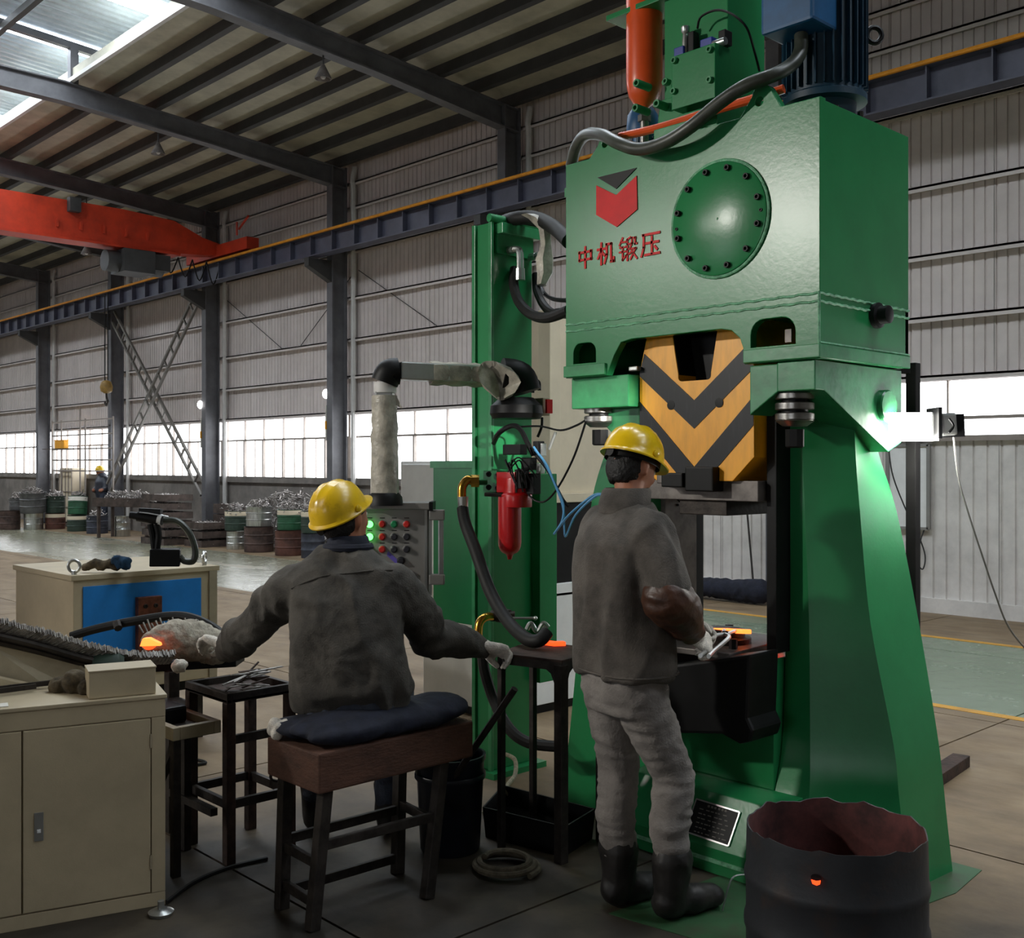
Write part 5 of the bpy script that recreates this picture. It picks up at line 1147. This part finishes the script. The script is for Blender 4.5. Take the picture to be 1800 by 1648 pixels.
def helmet(c, r, f, u, m, par, s=1.):
    """hard hat: ribbed shell, brim with peak; c is the centre of the rim"""
    n = 48; rs = []
    def pt(t, a, b, h):
        x, y = math.cos(t), math.sin(t); return c+r*(x*a*s)+f*(y*b*s)+u*(h*s)
    def brim(t): return .01+.036*max(0, math.sin(t))**3
    rs.append([pt(t, .112, .134, -.004) for t in [2*PI*i/n for i in range(n)]])
    rs.append([pt(t, .118+brim(t)*.6, .14+brim(t), -.012-.01*max(0, math.sin(t))) for t in [2*PI*i/n for i in range(n)]])
    rs.append([pt(t, .119+brim(t)*.6, .142+brim(t), -.006-.01*max(0, math.sin(t))) for t in [2*PI*i/n for i in range(n)]])
    rs.append([pt(t, .117, .139, .004) for t in [2*PI*i/n for i in range(n)]])
    for k in range(1, 11):
        a = PI/2*k/10.4; ring = []
        for i in range(n):
            t = 2*PI*i/n; x = math.cos(t)*math.cos(a)
            rib = sum(math.exp(-((x-q)/.07)**2) for q in (-.36, 0, .36))*.006*min(1, math.sin(a)*1.6)*(1 if abs(math.sin(t)) > .12 or k > 4 else .3)
            ring.append(pt(t, (.115+rib*.3)*math.cos(a)**.85, (.136+rib*.3)*math.cos(a)**.85, .006+(.125+rib)*math.sin(a)))
        rs.append(ring)
    o = MB().rings(rs, True).build('helmet', m, par)
    MB().rings([[pt(t, .106, .126, z) for t in [2*PI*i/n for i in range(n)]] for z in (-.03, -.004)], False).build('helmet_band', m_blk, o)
    MB().cyl(pt(-PI/2, .1, .122, -.02), pt(-PI/2, .1, .14, -.02), .018, n=12).build('adjuster', m_blk, o)
    for sg in (0, PI): MB().lathe([(.014, 0), (.014, .006), (.008, .009)], pt(sg, .117, .139, .012), r*(1 if sg == 0 else -1), 10).build('slot_boss', m, o)
    return o
def hair(c, r, f, u, s, par):
    rs = []; n = 20
    for z, a, b, y0 in ((-.075, .05, .05, -.03), (-.05, .066, .064, -.03), (-.02, .076, .074, -.028), (.02, .081, .082, -.02), (.045, .076, .086, -.012), (.065, .062, .074, -.01), (.078, .03, .04, -.01), (.08, .012, .02, -.01)):
        rs.append(ellring(c+f*(y0*s)+u*(z*s), r, f, a*s, b*s, n, 2.2))
    link('hair', remesh(MB().rings(rs), .008, 1, folds(.004, 60, 2)), m_hair, par)
def hand_mb(wr, d, nrm, thumb, L=.19, curl=.5, spread=.16, fat=1.):
    """palm, five fingers; wr wrist, d toward the fingertips, nrm out of the palm, thumb the side of the thumb"""
    d = d.normalized(); nrm = (nrm-d*nrm.dot(d)).normalized(); th = (thumb-d*thumb.dot(d)-nrm*thumb.dot(nrm)).normalized()
    k = L/.19; mb = MB(); p = lambda x, y, z: wr+th*(x*k)+d*(y*k)+nrm*(z*k)
    mb.rings([ellring(p(0, y, 0), th, nrm, a*k*fat, b*k*fat, 14, 2.6) for y, a, b in ((-.05, .029, .024), (-.02, .029, .021), (.0, .031, .019), (.03, .04, .017), (.07, .043, .016), (.092, .041, .013), (.098, .034, .009))])
    for i, (x, ln) in enumerate(((.031, .076), (.0105, .084), (-.0105, .078), (-.031, .062))):
        a0 = (x/.031)*spread; seg = [p(x*.9, .05, 0), p(x, .088, 0)]; ang = 0; dd = d*math.cos(a0)+th*math.sin(a0)
        for j, q in enumerate((.46, .3, .24)):
            ang += curl*(.9, 1.1, .8)[j]; v = dd*math.cos(ang)+nrm*math.sin(ang); seg.append(seg[-1]+v*(ln*q*k))
        mb.chain([(s_, (.0105-.0011*j)*k*fat) for j, s_ in enumerate(seg)], 8)
    t0 = p(.022, .012, .006); t1 = p(.046, .04, .014); t2 = t1+(d*.8+th*.35+nrm*(.3+curl*.3)).normalized()*(.034*k); t3 = t2+(d*.95-th*.1+nrm*(.3+curl*.5)).normalized()*(.028*k)
    mb.chain([(t0, .015*k*fat), (t1, .0135*k*fat), (t2, .012*k*fat), (t3, .010*k*fat)], 8)
    return mb

# --- worker seated on the stool, back to the camera
R1, F1 = RT.copy(), FW.copy()
def s1(x, y, D): return px(x, y, D=D)
def ringpx(xc, y, D, hwpx, dep, e=2.4, tilt=0): c = px(xc, y, D=D); return ellring(c, RT, FW, hwpx*D/FOC, dep, 24, e)
pel = s1(617, 1248, 4.10)
TORSO1 = [(617, 1244, 4.10, 98, .13), (617, 1230, 4.10, 102, .135), (616, 1205, 4.08, 105, .14), (612, 1165, 4.07, 101, .138), (609, 1125, 4.07, 95, .13), (608, 1085, 4.08, 97, .13), (607, 1050, 4.10, 102, .135), (606, 1020, 4.12, 106, .125), (605, 998, 4.13, 92, .105), (606, 980, 4.14, 64, .08), (608, 964, 4.15, 42, .065), (609, 952, 4.15, 36, .06)]
SHL, SHR = s1(511, 1024, 4.12), s1(704, 1026, 4.12)
ELL, ELR = s1(437, 1108, 4.28), s1(755, 1120, 4.30)
WRL, WRR = s1(402, 1138, 4.54), s1(842, 1136, 4.46)
hd1 = s1(606, 912, 4.17)
hf1 = (F1*.84+R1*.54+UP*.08).normalized(); hr1 = hf1.cross(UP).normalized(); hu1 = hr1.cross(hf1)
hu1 = (hu1+hr1*.0-F1*.0).normalized()
KN1 = [pel+F1*.50-R1*.2+UP*-.03, pel+F1*.47+R1*.12+UP*-.03]
AN1 = [V((0, 0, .13))+(s1(500, 1400, 4.8)*V((1, 1, 0)) if 0 else (pel+F1*.62-R1*.24)*1) for _ in (0,)]
an_l = pel+F1*.66-R1*.26; an_l.z = .12
an_r = pel+F1*.60+R1*.07; an_r.z = .12
b1 = MB()
b1.rings([ellring(px(x, y, D=D), RT, FW, w*D/FOC*.8, d*.8, 16) for x, y, D, w, d in TORSO1])
b1.chain([(s1(609, 962, 4.15), .055), (s1(611, 935, 4.16), .055), (hd1, .06)])
head_parts(b1, hd1, hr1, hf1, hu1, .98)
for sh_, el, wr in ((SHL, ELL, WRL), (SHR, ELR, WRR)): b1.chain([(sh_-UP*.03, .045), (el, .038), (wr, .03)])
for kn, an, sg in ((KN1[0], an_l, -1), (KN1[1], an_r, 1)):
    b1.chain([(pel+R1*.09*sg+UP*.0, .085), (kn, .058), (an, .04)]); b1.chain([(an-UP*.05, .035), (an-UP*.07+F1*.13, .03)])
HLd, HRd = (s1(355, 1118, 4.62)-WRL).normalized(), (s1(885, 1144, 4.50)-WRR).normalized()
w1 = link('person', remesh(b1, .011, 2), m_skin)
tag(w1, 'seated worker in yellow hard hat and dark grey jacket, arms spread, back to camera', 'person')
eyes(hd1, hr1, hf1, hu1, .98, w1)
j1 = MB()
j1.rings([ringpx(*t) for t in TORSO1[:-1]])
j1.chain([(SHL+RT*.03-UP*.02, .095), (SHL.lerp(ELL, .5), .082), (ELL, .076), (ELL.lerp(WRL, .5), .07), (WRL, .052)], 14)
j1.chain([(SHR-RT*.03-UP*.02, .095), (SHR.lerp(ELR, .5), .084), (ELR, .078), (ELR.lerp(WRR, .5), .068), (WRR, .05)], 14)
j1.chain([(s1(700, 1185, 4.08), .05), (s1(716, 1200, 4.08), .03)])
def fold1(p):
    f = folds(.02, 5.5, 2, (1, 1, .7))(p)+.35*folds(.012, 13, 5, (1, 1, 1.2))(p)
    # seam of the shoulder yoke
    return f
jk = link('jacket', remesh(j1, .0105, 5, fold1), m_coat, w1)
# yoke seam following the back surface
from mathutils.bvhtree import BVHTree
def drape(me, pts, r, off, n=6):
    t = BVHTree.FromPolygons([v.co[:] for v in me.vertices], [list(p.vertices) for p in me.polygons]); out = []
    for p in pts:
        h = t.ray_cast(V((0, 0, CH)), (p-V((0, 0, CH))).normalized())
        if h[0]: out.append(h[0]+h[1]*off)
    return MB().tube(out, r, n, 3)
drape(jk.data, [s1(x, y, 4) for x, y in ((512, 1034), (535, 1024), (570, 1012), (610, 1008), (650, 1003), (690, 1002))], .0035, .001).build('yoke_seam', m_coat, jk)
MB().tube([c for c in ellring(px(612, 961, D=4.15), RT, FW, .083, .07, 20, 2.1)], .016, 8, 2, True).build('collar', m_navy, w1)
MB().rings([ellring(px(612, y, D=4.15), RT, FW, k, k*.85, 20, 2.1) for y, k in ((972, .09), (958, .085), (944, .078), (940, .07), (950, .066))], False).build('shirt_collar', m_navy, w1)
p1 = MB()
p1.rings([ellring(px(617, y, D=4.10), RT, FW, k, d_, 20, 2.4) for y, k, d_ in ((1285, .19, .15), (1265, .2, .15), (1245, .195, .145), (1215, .185, .13))])
for kn, an, sg in ((KN1[0], an_l, -1), (KN1[1], an_r, 1)): p1.chain([(pel+R1*.1*sg, .1), (pel.lerp(kn, .55)+R1*.04*sg, .092), (kn, .078), (kn.lerp(an, .5), .066), (an+UP*.03, .055)], 14)
link('trousers', remesh(p1, .012, 4, folds(.008, 9, 5)), m_jean2, w1)
for an in (an_l, an_r):
    bb = MB().chain([(an+UP*.1, .062), (an, .058), (an-UP*.07, .05)], 12).chain([(an-UP*.07, .05), (an-UP*.08+F1*.09, .048), (an-UP*.085+F1*.16, .04)], 12).cbox(an-UP*.11+F1*.06, (.09, .2, .02), None)
    bb = MB().chain([(an+UP*.1, .062), (an, .058), (an-UP*.065, .05)], 12).chain([(an-UP*.075, .045), (an-UP*.078+F1*.09, .042), (an-UP*.082+F1*.16, .036)], 12)
    link('boot', remesh(bb, .01, 2, folds(.004, 14, 6)), m_boot, w1)
hair(hd1, hr1, hf1, hu1, .95, w1)
hu = (hu1*.93-hf1*.36-hr1*.06).normalized(); hr_ = (hr1-hu*hr1.dot(hu)).normalized(); hff = hu.cross(hr_)*1; hff = -hff if hff.dot(hf1) < 0 else hff
helmet(s1(595, 899, 4.17), hr_, hff, hu, m_helm2, w1, .9)
for wr, d_, nn_, th_ in ((WRL, HLd, -UP, R1), (WRR, HRd, -UP, -R1)):
    gm = hand_mb(wr+d_*.02, d_, nn_-FW*.5, th_, .19, .8, .14, 1.3); gm.chain([(wr-d_*.05, .036), (wr+d_*.02, .036)])
    link('glove', remesh(gm, .0055, 2, folds(.002, 40, 8)), m_glove, w1)

# --- worker standing at the die, facing the hammer
R2, F2 = V((.97, -.24, 0)).normalized(), V((.24, .97, 0)).normalized()
B2 = V((-2.55, 2.98, 0))
def b2(r, f, z): return B2+R2*r+F2*f+UP*z
TORSO2 = [(.0, -.0, .855, .205, .15), (0, 0, .90, .207, .152), (0, -.005, 1.0, .2, .148), (0, -.015, 1.12, .195, .145), (0, -.022, 1.24, .195, .14), (0, -.02, 1.33, .195, .128), (.0, -.005, 1.39, .17, .11), (.0, .01, 1.43, .12, .09), (-.015, .02, 1.465, .082, .075), (-.02, .03, 1.49, .07, .066)]
SHL2, SHR2 = b2(-.175, -.01, 1.36), b2(.175, -.005, 1.36)
ELR2, WRR2 = b2(.245, .0, 1.15), b2(.205, .14, 1.02)
ELL2, WRL2 = b2(-.22, .1, 1.1), b2(-.08, .33, 1.0)
hd2 = b2(-.05, .06, 1.595)
hf2 = (F2*.96-R2*.2-UP*.34).normalized(); hr2 = hf2.cross(UP).normalized(); hu2 = hr2.cross(hf2)
hipz = .88
AL, AR = V((-2.60, 3.0, .12)), V((-2.395, 3.05, .12))
KL, KR = V((-2.615, 3.02, .50)), V((-2.40, 3.07, .50))
bb2 = MB()
bb2.rings([ellring(b2(r, f, z), R2, F2, a*.8, b*.8, 16) for r, f, z, a, b in TORSO2])
bb2.rings([ellring(b2(0, 0, z), R2, F2, a, b, 16) for z, a, b in ((.74, .13, .1), (.8, .15, .11), (.87, .155, .11))])
bb2.chain([(b2(-.015, .02, 1.46), .056), (b2(-.03, .04, 1.53), .055), (hd2, .06)])
head_parts(bb2, hd2, hr2, hf2, hu2, 1.0)
for a, b, c in ((SHL2, ELL2, WRL2), (SHR2, ELR2, WRR2)): bb2.chain([(a-UP*.03, .045), (b, .036), (c, .03)])
for hip, kn, an in ((b2(-.085, 0, .83), KL, AL), (b2(.085, 0, .83), KR, AR)):
    bb2.chain([(hip, .08), (kn, .052), (an, .038)]); bb2.chain([(an-UP*.06, .035), (an-UP*.08+F2*.15, .03)])
w2 = link('person', remesh(bb2, .011, 2), m_skin)
tag(w2, 'standing worker in yellow hard hat and long grey coat leaning over the hammer die', 'person')
eyes(hd2, hr2, hf2, hu2, 1., w2)
c2 = MB()
c2.rings([ellring(b2(r, f, z), R2, F2, a, b, 24, 2.5) for r, f, z, a, b in TORSO2[:-1]])
c2.chain([(SHL2+R2*.04, .09), (SHL2.lerp(ELL2, .5), .082), (ELL2, .075), (ELL2.lerp(WRL2, .4), .068)], 14)
c2.chain([(SHR2-R2*.035, .092), (SHR2.lerp(ELR2, .5), .084), (ELR2.lerp(SHR2, .12), .08)], 14)
ck = link('coat', remesh(c2, .0105, 5, folds(.019, 5, 9, (1, 1, .42))), m_coat2, w2)
MB().tube(ellring(b2(0, 0, .875), R2, F2, .208, .153, 40, 2.5), .0045, 6, 0, True).build('hem_seam', m_coat2, ck)
MB().rings([ellring(b2(-.02, f, z), R2, F2, a, a*.9, 24, 2.1) for z, a, f in ((1.435, .105, .008), (1.47, .1, .01), (1.515, .094, .018), (1.525, .085, .022), (1.5, .07, .024))], False).build('coat_collar', m_coat2, w2)
sl2 = MB().chain([(ELR2+F2*.0, .09), (ELR2.lerp(WRR2, .35)+F2*.01, .084), (ELR2.lerp(WRR2, .75), .066), (WRR2.lerp(ELR2, .06), .05)], 16)
link('leather_sleeve', remesh(sl2, .008, 3, folds(.006, 10, 12, (1, 1, 1.6))), m_leath, w2)['label'] = 'brown leather sleeve guard'
sl3 = MB().chain([(ELL2.lerp(WRL2, .1), .078), (ELL2.lerp(WRL2, .6), .066), (WRL2.lerp(ELL2, .06), .048)], 14)
link('leather_sleeve', remesh(sl3, .009, 3, folds(.007, 13, 13)), m_leath, w2)
p2 = MB()
p2.rings([ellring(b2(0, -.005, z), R2, F2, a, b, 20, 2.4) for z, a, b in ((.73, .165, .115), (.80, .178, .13), (.88, .178, .128), (.95, .17, .12))])
for hip, kn, an in ((b2(-.088, -.01, .80), KL, AL), (b2(.088, -.01, .80), KR, AR)):
    p2.chain([(hip, .098), (hip.lerp(kn, .5), .088), (kn, .074), (kn.lerp(an, .45)-F2*.015, .074), (an+UP*.1, .066), (an+UP*.06, .063)], 14)
link('jeans', remesh(p2, .0095, 4, folds(.007, 9, 15, (.7, .7, 2.0))), m_jean, w2)
for an in (AL, AR):
    bo = MB().chain([(an+UP*.09, .074), (an+UP*.03, .066), (an-UP*.05, .058)], 14).chain([(an-UP*.06-F2*.02, .055), (an-UP*.068+F2*.1, .05), (an-UP*.075+F2*.185, .042)], 14)
    bm_ = remesh(bo, .009, 2, folds(.006, 12, 16))
    for v in bm_.vertices: v.co.z = max(v.co.z, .002)
    link('boot', bm_, m_boot, w2)
hair(hd2, hr2, hf2, hu2, .95, w2)
hu = (UP*.93+(F2*.96-R2*.2)*.30).normalized(); hr_ = hr2.copy(); hff = hu.cross(hr_); hff = hff if hff.dot(F2) > 0 else -hff
helmet(hd2+hu*.045, hr_, hff, hu, m_helm, w2, .9)
TG = px(1262, 1112, Y=3.70)
for wr, el, tgt, th_ in ((WRR2, ELR2, b2(.19, .26, .945), -R2), (WRL2, ELL2, b2(.0, .42, .95), R2)):
    d_ = (tgt-wr).normalized(); gm = hand_mb(wr+d_*.01, d_, -UP*.6-R2*(.8 if th_.dot(R2) < 0 else -.8), UP*.8+th_*.4, .19, .85, .08, 1.1); gm.chain([(wr-d_*.05, .036), (wr+d_*.015, .036)])
    link('glove', remesh(gm, .0055, 2, folds(.002, 40, 8)), m_glove, w2)
# tongs from his hand to the hot forging
tg = thing('forging_tongs', 'bright steel tongs reaching from the gloved hand to the lower die', 'tongs', b2(.16, .25, .95))
h0 = b2(.195, .23, .95); e0 = px(1283, 1108, Y=3.76)
for k in (-1, 1):
    s_ = (e0-h0).cross(UP).normalized()*.014*k
    MB().tube([h0-(e0-h0)*.25+s_, h0+s_, h0.lerp(e0, .5)+s_*2.2+UP*.01, h0.lerp(e0, .75)-s_*.6+UP*.005, e0-s_*1.6], .008, 8, 5).build('tong_arm', m_alu, tg)
MB().cyl(h0.lerp(e0, .72)-UP*.012, h0.lerp(e0, .72)+UP*.018, .012, n=10).build('pivot', m_iron, tg)

# ------------------------------------------------------------------ scrap store along the far wall
def shards(c, rx, ry, h, n, seed, sz=.07, ax=V((1, 0, 0)), ay=V((0, 1, 0))):
    random.seed(seed); mb = MB()
    for i in range(int(n*1.7)):
        a, q = random.uniform(0, 2*PI), math.sqrt(random.random()); p = c+ax*(rx*q*math.cos(a))+ay*(ry*q*math.sin(a))+UP*(h*(1-q**5)*random.random()+.01)
        d = V((random.uniform(-1, 1), random.uniform(-1, 1), random.uniform(-.3, .9))).normalized()*sz*random.uniform(.5, 1.2)
        mb.bar(p-d, p+d, .012, .02, V((random.uniform(-1, 1), 1, .3)))
    return mb
def bg(x, y, z0=0., ymax=10.35):
    p = px(x, y, Z=z0)
    if p.y > ymax: p = px(x, y, Y=ymax); p.z = z0
    return p
def sdrum(p, r, h, m, lab, band=None, fill=40, tilt=0, seed=0):
    t = thing('scrap_drum', lab, 'drum', p, 0, 'scrap drums along the far wall'); M = Matrix.Translation(p) @ Matrix.Rotation(tilt, 4, V((.7, .7, 0))) @ Matrix.Translation(-p)
    pr = [(r*.98, 0), (r, .012), (r, h*.3), (r*1.03, h*.32), (r*1.03, h*.35), (r, h*.37), (r, h*.64), (r*1.03, h*.66), (r*1.03, h*.69), (r, h*.71), (r, h*.97), (r*1.03, h), (r*.96, h), (r*.94, h*.8), (.01, h*.8)]
    b = MB().lathe(pr, p, UP, 24, True); b.v = [M @ v for v in b.v]; b.build('drum_body', m, t)
    if band:
        b = MB().lathe([(r*1.004, h*.74), (r*1.006, h*.75), (r*1.006, h*.96), (r*1.004, h*.965)], p, UP, 24, False); b.v = [M @ v for v in b.v]; b.build('drum_band', band, t)
    if fill:
        b = shards(p+UP*h*.85, r*.92, r*.92, .18, fill, seed+50); b.v = [M @ v for v in b.v]; b.build('scrap_fill', m_scrap, t, 0, 'stuff')
    return t
tan = m_cream
LOW = [(17, 930, .245, .46, m_dbrn, 'dark brown scrap drum on the floor at the far left edge', None, 0), (59, 930, .225, .40, m_galv, 'shiny galvanised drum on the floor under the tilted grey drum', None, 0), (97, 929, .235, .39, m_dred, 'red brown drum with a tan band in the bottom row', tan, 0), (136, 929, .235, .38, m_ddgr, 'dull dark green drum under the tilted bright green drum', tan, 0), (171, 928, .24, .42, m_dnav, 'slate blue drum standing between green drum and galvanised drum', None, 24), (215, 931, .17, .45, m_galv, 'small shiny galvanised drum under the brown trough', None, 0)]
pos = []
for i, (x, y, r, h, m, lab, bd, fl2) in enumerate(LOW):
    p = bg(x, y); pos.append((p, h)); sdrum(p, r, h, m, lab, bd, fl2, 0, i)
sdrum(V((pos[1][0].x, pos[1][0].y, pos[1][1]+.02)), .31, .5, m_dgry, 'tilted grey drum heaped with scrap on top of the galvanised drum', None, 60, .08, 11)
p = pos[2][0].lerp(pos[2][0], 0); sdrum(V((p.x, p.y, pos[2][1]+.01)), .225, .42, m_ddgr, 'dark grey green drum on top of the red brown drum', None, 60, 0, 12)
p = pos[3][0]; sdrum(V((p.x, p.y, pos[3][1]+.02)), .22, .44, m_dgrn, 'bright green drum with pale rim leaning on top of the row', m_paper, 50, -.1, 13)
p = pos[0][0]; sdrum(V((p.x-.1, p.y+.25, pos[0][1]+.01)), .22, .3, m_dgry, 'short grey drum of scrap stacked at the far left edge', None, 40, 0, 14)
R_ = [(455, 961, .265, .46, m_dbrn, 'brown drum on the floor nearest the seated worker, left one of the pair', None, 0), (509, 960, .255, .44, m_dred, 'reddish brown drum on the floor just left of the yellow helmet', None, 0), (415, 948, .18, .34, m_galv, 'small dull galvanised drum on the floor left of brown drums', None, 0), (550, 950, .2, .42, m_dnav, 'dark slate drum partly hidden behind the yellow helmet', None, 0)]
rp = []
for i, (x, y, r, h, m, lab, bd, fl2) in enumerate(R_):
    p = bg(x, y); rp.append((p, h)); sdrum(p, r, h, m, lab, bd, fl2, 0, 20+i)
for i, (x, y, k, r, h, m, lab, bd, n) in enumerate(((422, 912, 2, .21, .37, m_ddgr, 'dark green drum with a tan band on top of the small galvanised drum', tan, 50), (465, 914, 0, .23, .36, m_galv, 'very shiny galvanised drum on top of the left brown drum', None, 60), (508, 912, 1, .215, .36, m_dgrn, 'green drum with a tan band on top of the reddish brown drum', tan, 60), (545, 918, 3, .2, .38, m_ddgr, 'dark drum on top of the slate drum behind the helmet', tan, 40))):
    q = rp[k][0]; p = V((q.x, q.y, rp[k][1]+(.012 if k != 2 else .02))); sdrum(p, r, h, m, lab, bd, n, 0, 30+i)
# stacks of shallow steel crates
def crate(p, lx, ly, h, lab, seed, full=30):
    t = thing('steel_crate', lab, 'crate', p, 0, 'shallow steel crates of scrap')
    MB().box(p.x-lx, p.x+lx, p.y-ly, p.y+ly, p.z, p.z+.015).build('crate_base', m_crate, t)
    for q in ((p.x-lx, p.x+lx, p.y-ly, p.y-ly+.012), (p.x-lx, p.x+lx, p.y+ly-.012, p.y+ly), (p.x-lx, p.x-lx+.012, p.y-ly+.012, p.y+ly-.012), (p.x+lx-.012, p.x+lx, p.y-ly+.012, p.y+ly-.012)):
        MB().box(q[0], q[1], q[2], q[3], p.z+.015, p.z+h).build('crate_side', m_crate, t)
    shards(p+UP*(h*.5), lx*.94, ly*.93, h*.4, full*4, seed, .034).build('scrap_fill', m_scrap, t, 0, 'stuff')
b0 = bg(292, 955, 0, 10.3); b1_ = bg(362, 951, 0, 10.3)
ords = ['bottom', 'second', 'third', 'fourth', 'fifth', 'top']
for i in range(6): crate(b0+UP*(.176*i)+V((.05*(i % 2), 0, 0)), .52, .3, .128, '%s brown steel crate in the tall stack behind the sensor stand' % ords[i], 70+i, 60 if i == 5 else 36)
for i in range(3): crate(b1_+UP*(.176*i)+V((.03*i, 0, 0)), .36, .28, .128, '%s dark steel crate in the low stack right of the tall stack' % ['bottom', 'middle', 'top'][i], 80+i, 46)
b2_ = bg(382, 943, 0, 10.75); 
for i in range(4): crate(V((b2_.x-.25, 10.7, .2+.2*i)) if 0 else V((b1_.x+.15, 10.72, .21*i)), .42, .12, .19, '%s dark crate in the rear stack against the wall' % ['bottom', 'second', 'third', 'top'][i], 90+i, 40)
tr_ = thing('scrap_trough', 'long brown steel trough on legs heaped with scrap', 'trough', bg(225, 928, 0, 10.2))
p = bg(225, 928, 0, 10.2); a = px(178, 886, D=(p-V((0, 0, CH))).dot(FW)+.3); b = px(278, 886, D=(p-V((0, 0, CH))).dot(FW)-.4)
dv = (b-a); dv.z = 0; z_ = .70; a.z = b.z = z_
MB().bar(a, b, .5, .03).build('trough_floor', m_crate, tr_); nn_ = dv.cross(UP).normalized()
for sg in (-1, 1): MB().bar(a+nn_*.25*sg+UP*.09, b+nn_*.25*sg+UP*.09, .012, .18).build('trough_side', m_crate, tr_)
for t_ in (.08, .92):
    for sg in (-1, 1): q = a.lerp(b, t_)+nn_*.2*sg; MB().box(q.x-.03, q.x+.03, q.y-.03, q.y+.03, 0, z_-.01).build('leg', m_crate, tr_)
shards(a.lerp(b, .5)+UP*.1, (b-a).length*.46, .24, .22, 220, 99, .06, dv.normalized(), nn_).build('scrap_fill', m_scrap, tr_, 0, 'stuff')
hp_ = shards(V((rp[0][0].x-.1, 11.08, .0)), 1.3, .16, 1.1, 700, 101, .09); solo(hp_, 'scrap_heap', m_scrap, 'heap of shiny trimmed scrap behind the drums by the wall', 'scrap', None, 0, 'stuff')
# scaffold, tank and far worker
sf_ = thing('scaffold_frame', 'pale tubular scaffold frame against the far windows', 'scaffold', bg(145, 935, 0, 10.8))
q = [px(x, 850, Y=10.75) for x in (92, 108, 141, 150, 199)]
for i, p in enumerate(q): MB().cyl((p.x, 10.75, 0), (p.x, 10.75, 2.75 if i != 2 else 3.0), .022, n=6).build('standard', m_frame, sf_)
for z in (1.45, 1.72, 2.0, 2.35, 2.7): MB().cyl((q[0].x, 10.75, z), (q[4].x, 10.75, z), .018, n=6).build('ledger', m_frame, sf_)
p = px(108, 794, Y=10.75); MB().box(q[0].x-.3, q[2].x, 10.6, 10.9, 2.0, 2.018).build('platform', m_crate, sf_); p.z = 2.121; t = thing('yellow_crate', 'yellow box resting on the pale scaffold', 'box', (p.x, 10.75, 2.02)); MB().cbox(p, (.62, .12, .2)).build('box_body', m_hyel, t, .01); MB().cbox(p+UP*.11, (.64, .14, .02)).build('box_lid', m_hyel, t)
p = px(122, 857, Y=11.0); t = thing('white_tank', 'pale square tank in a wire cage behind the drums', 'tank', (p.x, 11.0, 0))
zt_ = px(122, 822, Y=11.0).z; MB().box(p.x-.42, p.x+.42, 10.9, 11.25, .12, zt_).build('tank_body', m_cream, t, .03)
for i in range(5): MB().box(p.x-.43+.21*i, p.x-.41+.21*i, 10.885, 10.9, .1, zt_).build('cage_bar', m_frame, t)
for z in (.5, .9, zt_-.1): MB().box(p.x-.43, p.x+.43, 10.87, 10.885, z, z+.02).build('cage_rail', m_frame, t)
MB().box(p.x-.44, p.x+.44, 10.88, 11.27, 0, .1).build('pallet', m_crate, t)
p = px(98, 858, Y=10.85); solo(MB().lathe([(.1, 0), (.1, .9), (.06, 1.02), (.03, 1.1), (.03, 1.2)], (p.x, 11.08, 0), UP, 14), 'gas_bottle', m_wht, 'white gas bottle standing left of the caged tank', 'bottle')
W3 = px(180, 930, Y=10.95); W3.z = 0
w3m = MB().chain([(W3+V((0, 0, .95)), .15), (W3+V((.05, 0, 1.2)), .17), (W3+V((0, 0, 1.32)), .1)]).ball(W3+V((-.05, -.04, 1.44)), .1, 12)
for sg in (-1, 1):
    w3m.chain([(W3+V((.08*sg, 0, .9)), .1), (W3+V((.1*sg, 0, .48)), .07), (W3+V((.1*sg, 0, .06)), .05)]); w3m.chain([(W3+V((.18*sg, 0, 1.25)), .07), (W3+V((.25*sg+.05, -.05, 1.02)), .055), (W3+V((.2*sg+.2, -.22, .98)), .045)])
w3 = tag(link('person', remesh(w3m, .02, 3), m_skin), 'distant worker in a blue grey jacket and yellow helmet behind the drums', 'person')
j3 = MB().chain([(W3+V((0, 0, .88)), .17), (W3+V((.05, 0, 1.18)), .2), (W3+V((0, 0, 1.3)), .13)])
for sg in (-1, 1): j3.chain([(W3+V((.18*sg, 0, 1.25)), .09), (W3+V((.25*sg+.05, -.05, 1.02)), .07), (W3+V((.2*sg+.17, -.2, .98)), .058)])
link('jacket', remesh(j3, .02, 3), m_dnav, w3)
t3 = MB()
for sg in (-1, 1): t3.chain([(W3+V((.08*sg, 0, .88)), .125), (W3+V((.1*sg, 0, .48)), .092), (W3+V((.1*sg, 0, .12)), .075)])
link('trousers', remesh(t3, .02, 2), m_jean2, w3)
helmet(W3+V((-.05, -.04, 1.46)), R1, F1, UP, m_helm, w3, .95)
# clutter seen between the hammer legs, against the wall
p = px(1300, 1005, Y=10.7); t = thing('tarpaulin_roll', 'dark blue rolled sheet on the floor by the wall behind the hammer', 'sheet', (p.x, 10.8, 0))
rl = MB().chain([(V((p.x-1.3, 10.6, .12)), .1), (V((p.x-.2, 10.6, .14)), .12), (V((p.x+.35, 10.6, .15)), .14)]); link('roll', remesh(rl, .02, 2, folds(.02, 6, 4)), m_navy, t)
a = px(1312, 884, Y=11.2); b = px(1326, 990, Y=11.0); solo(MB().cyl(a, (b.x, b.y, .05), .012, n=6), 'broom_handle', m_iron, 'thin dark pole leaning on the wall behind the hammer', 'pole')
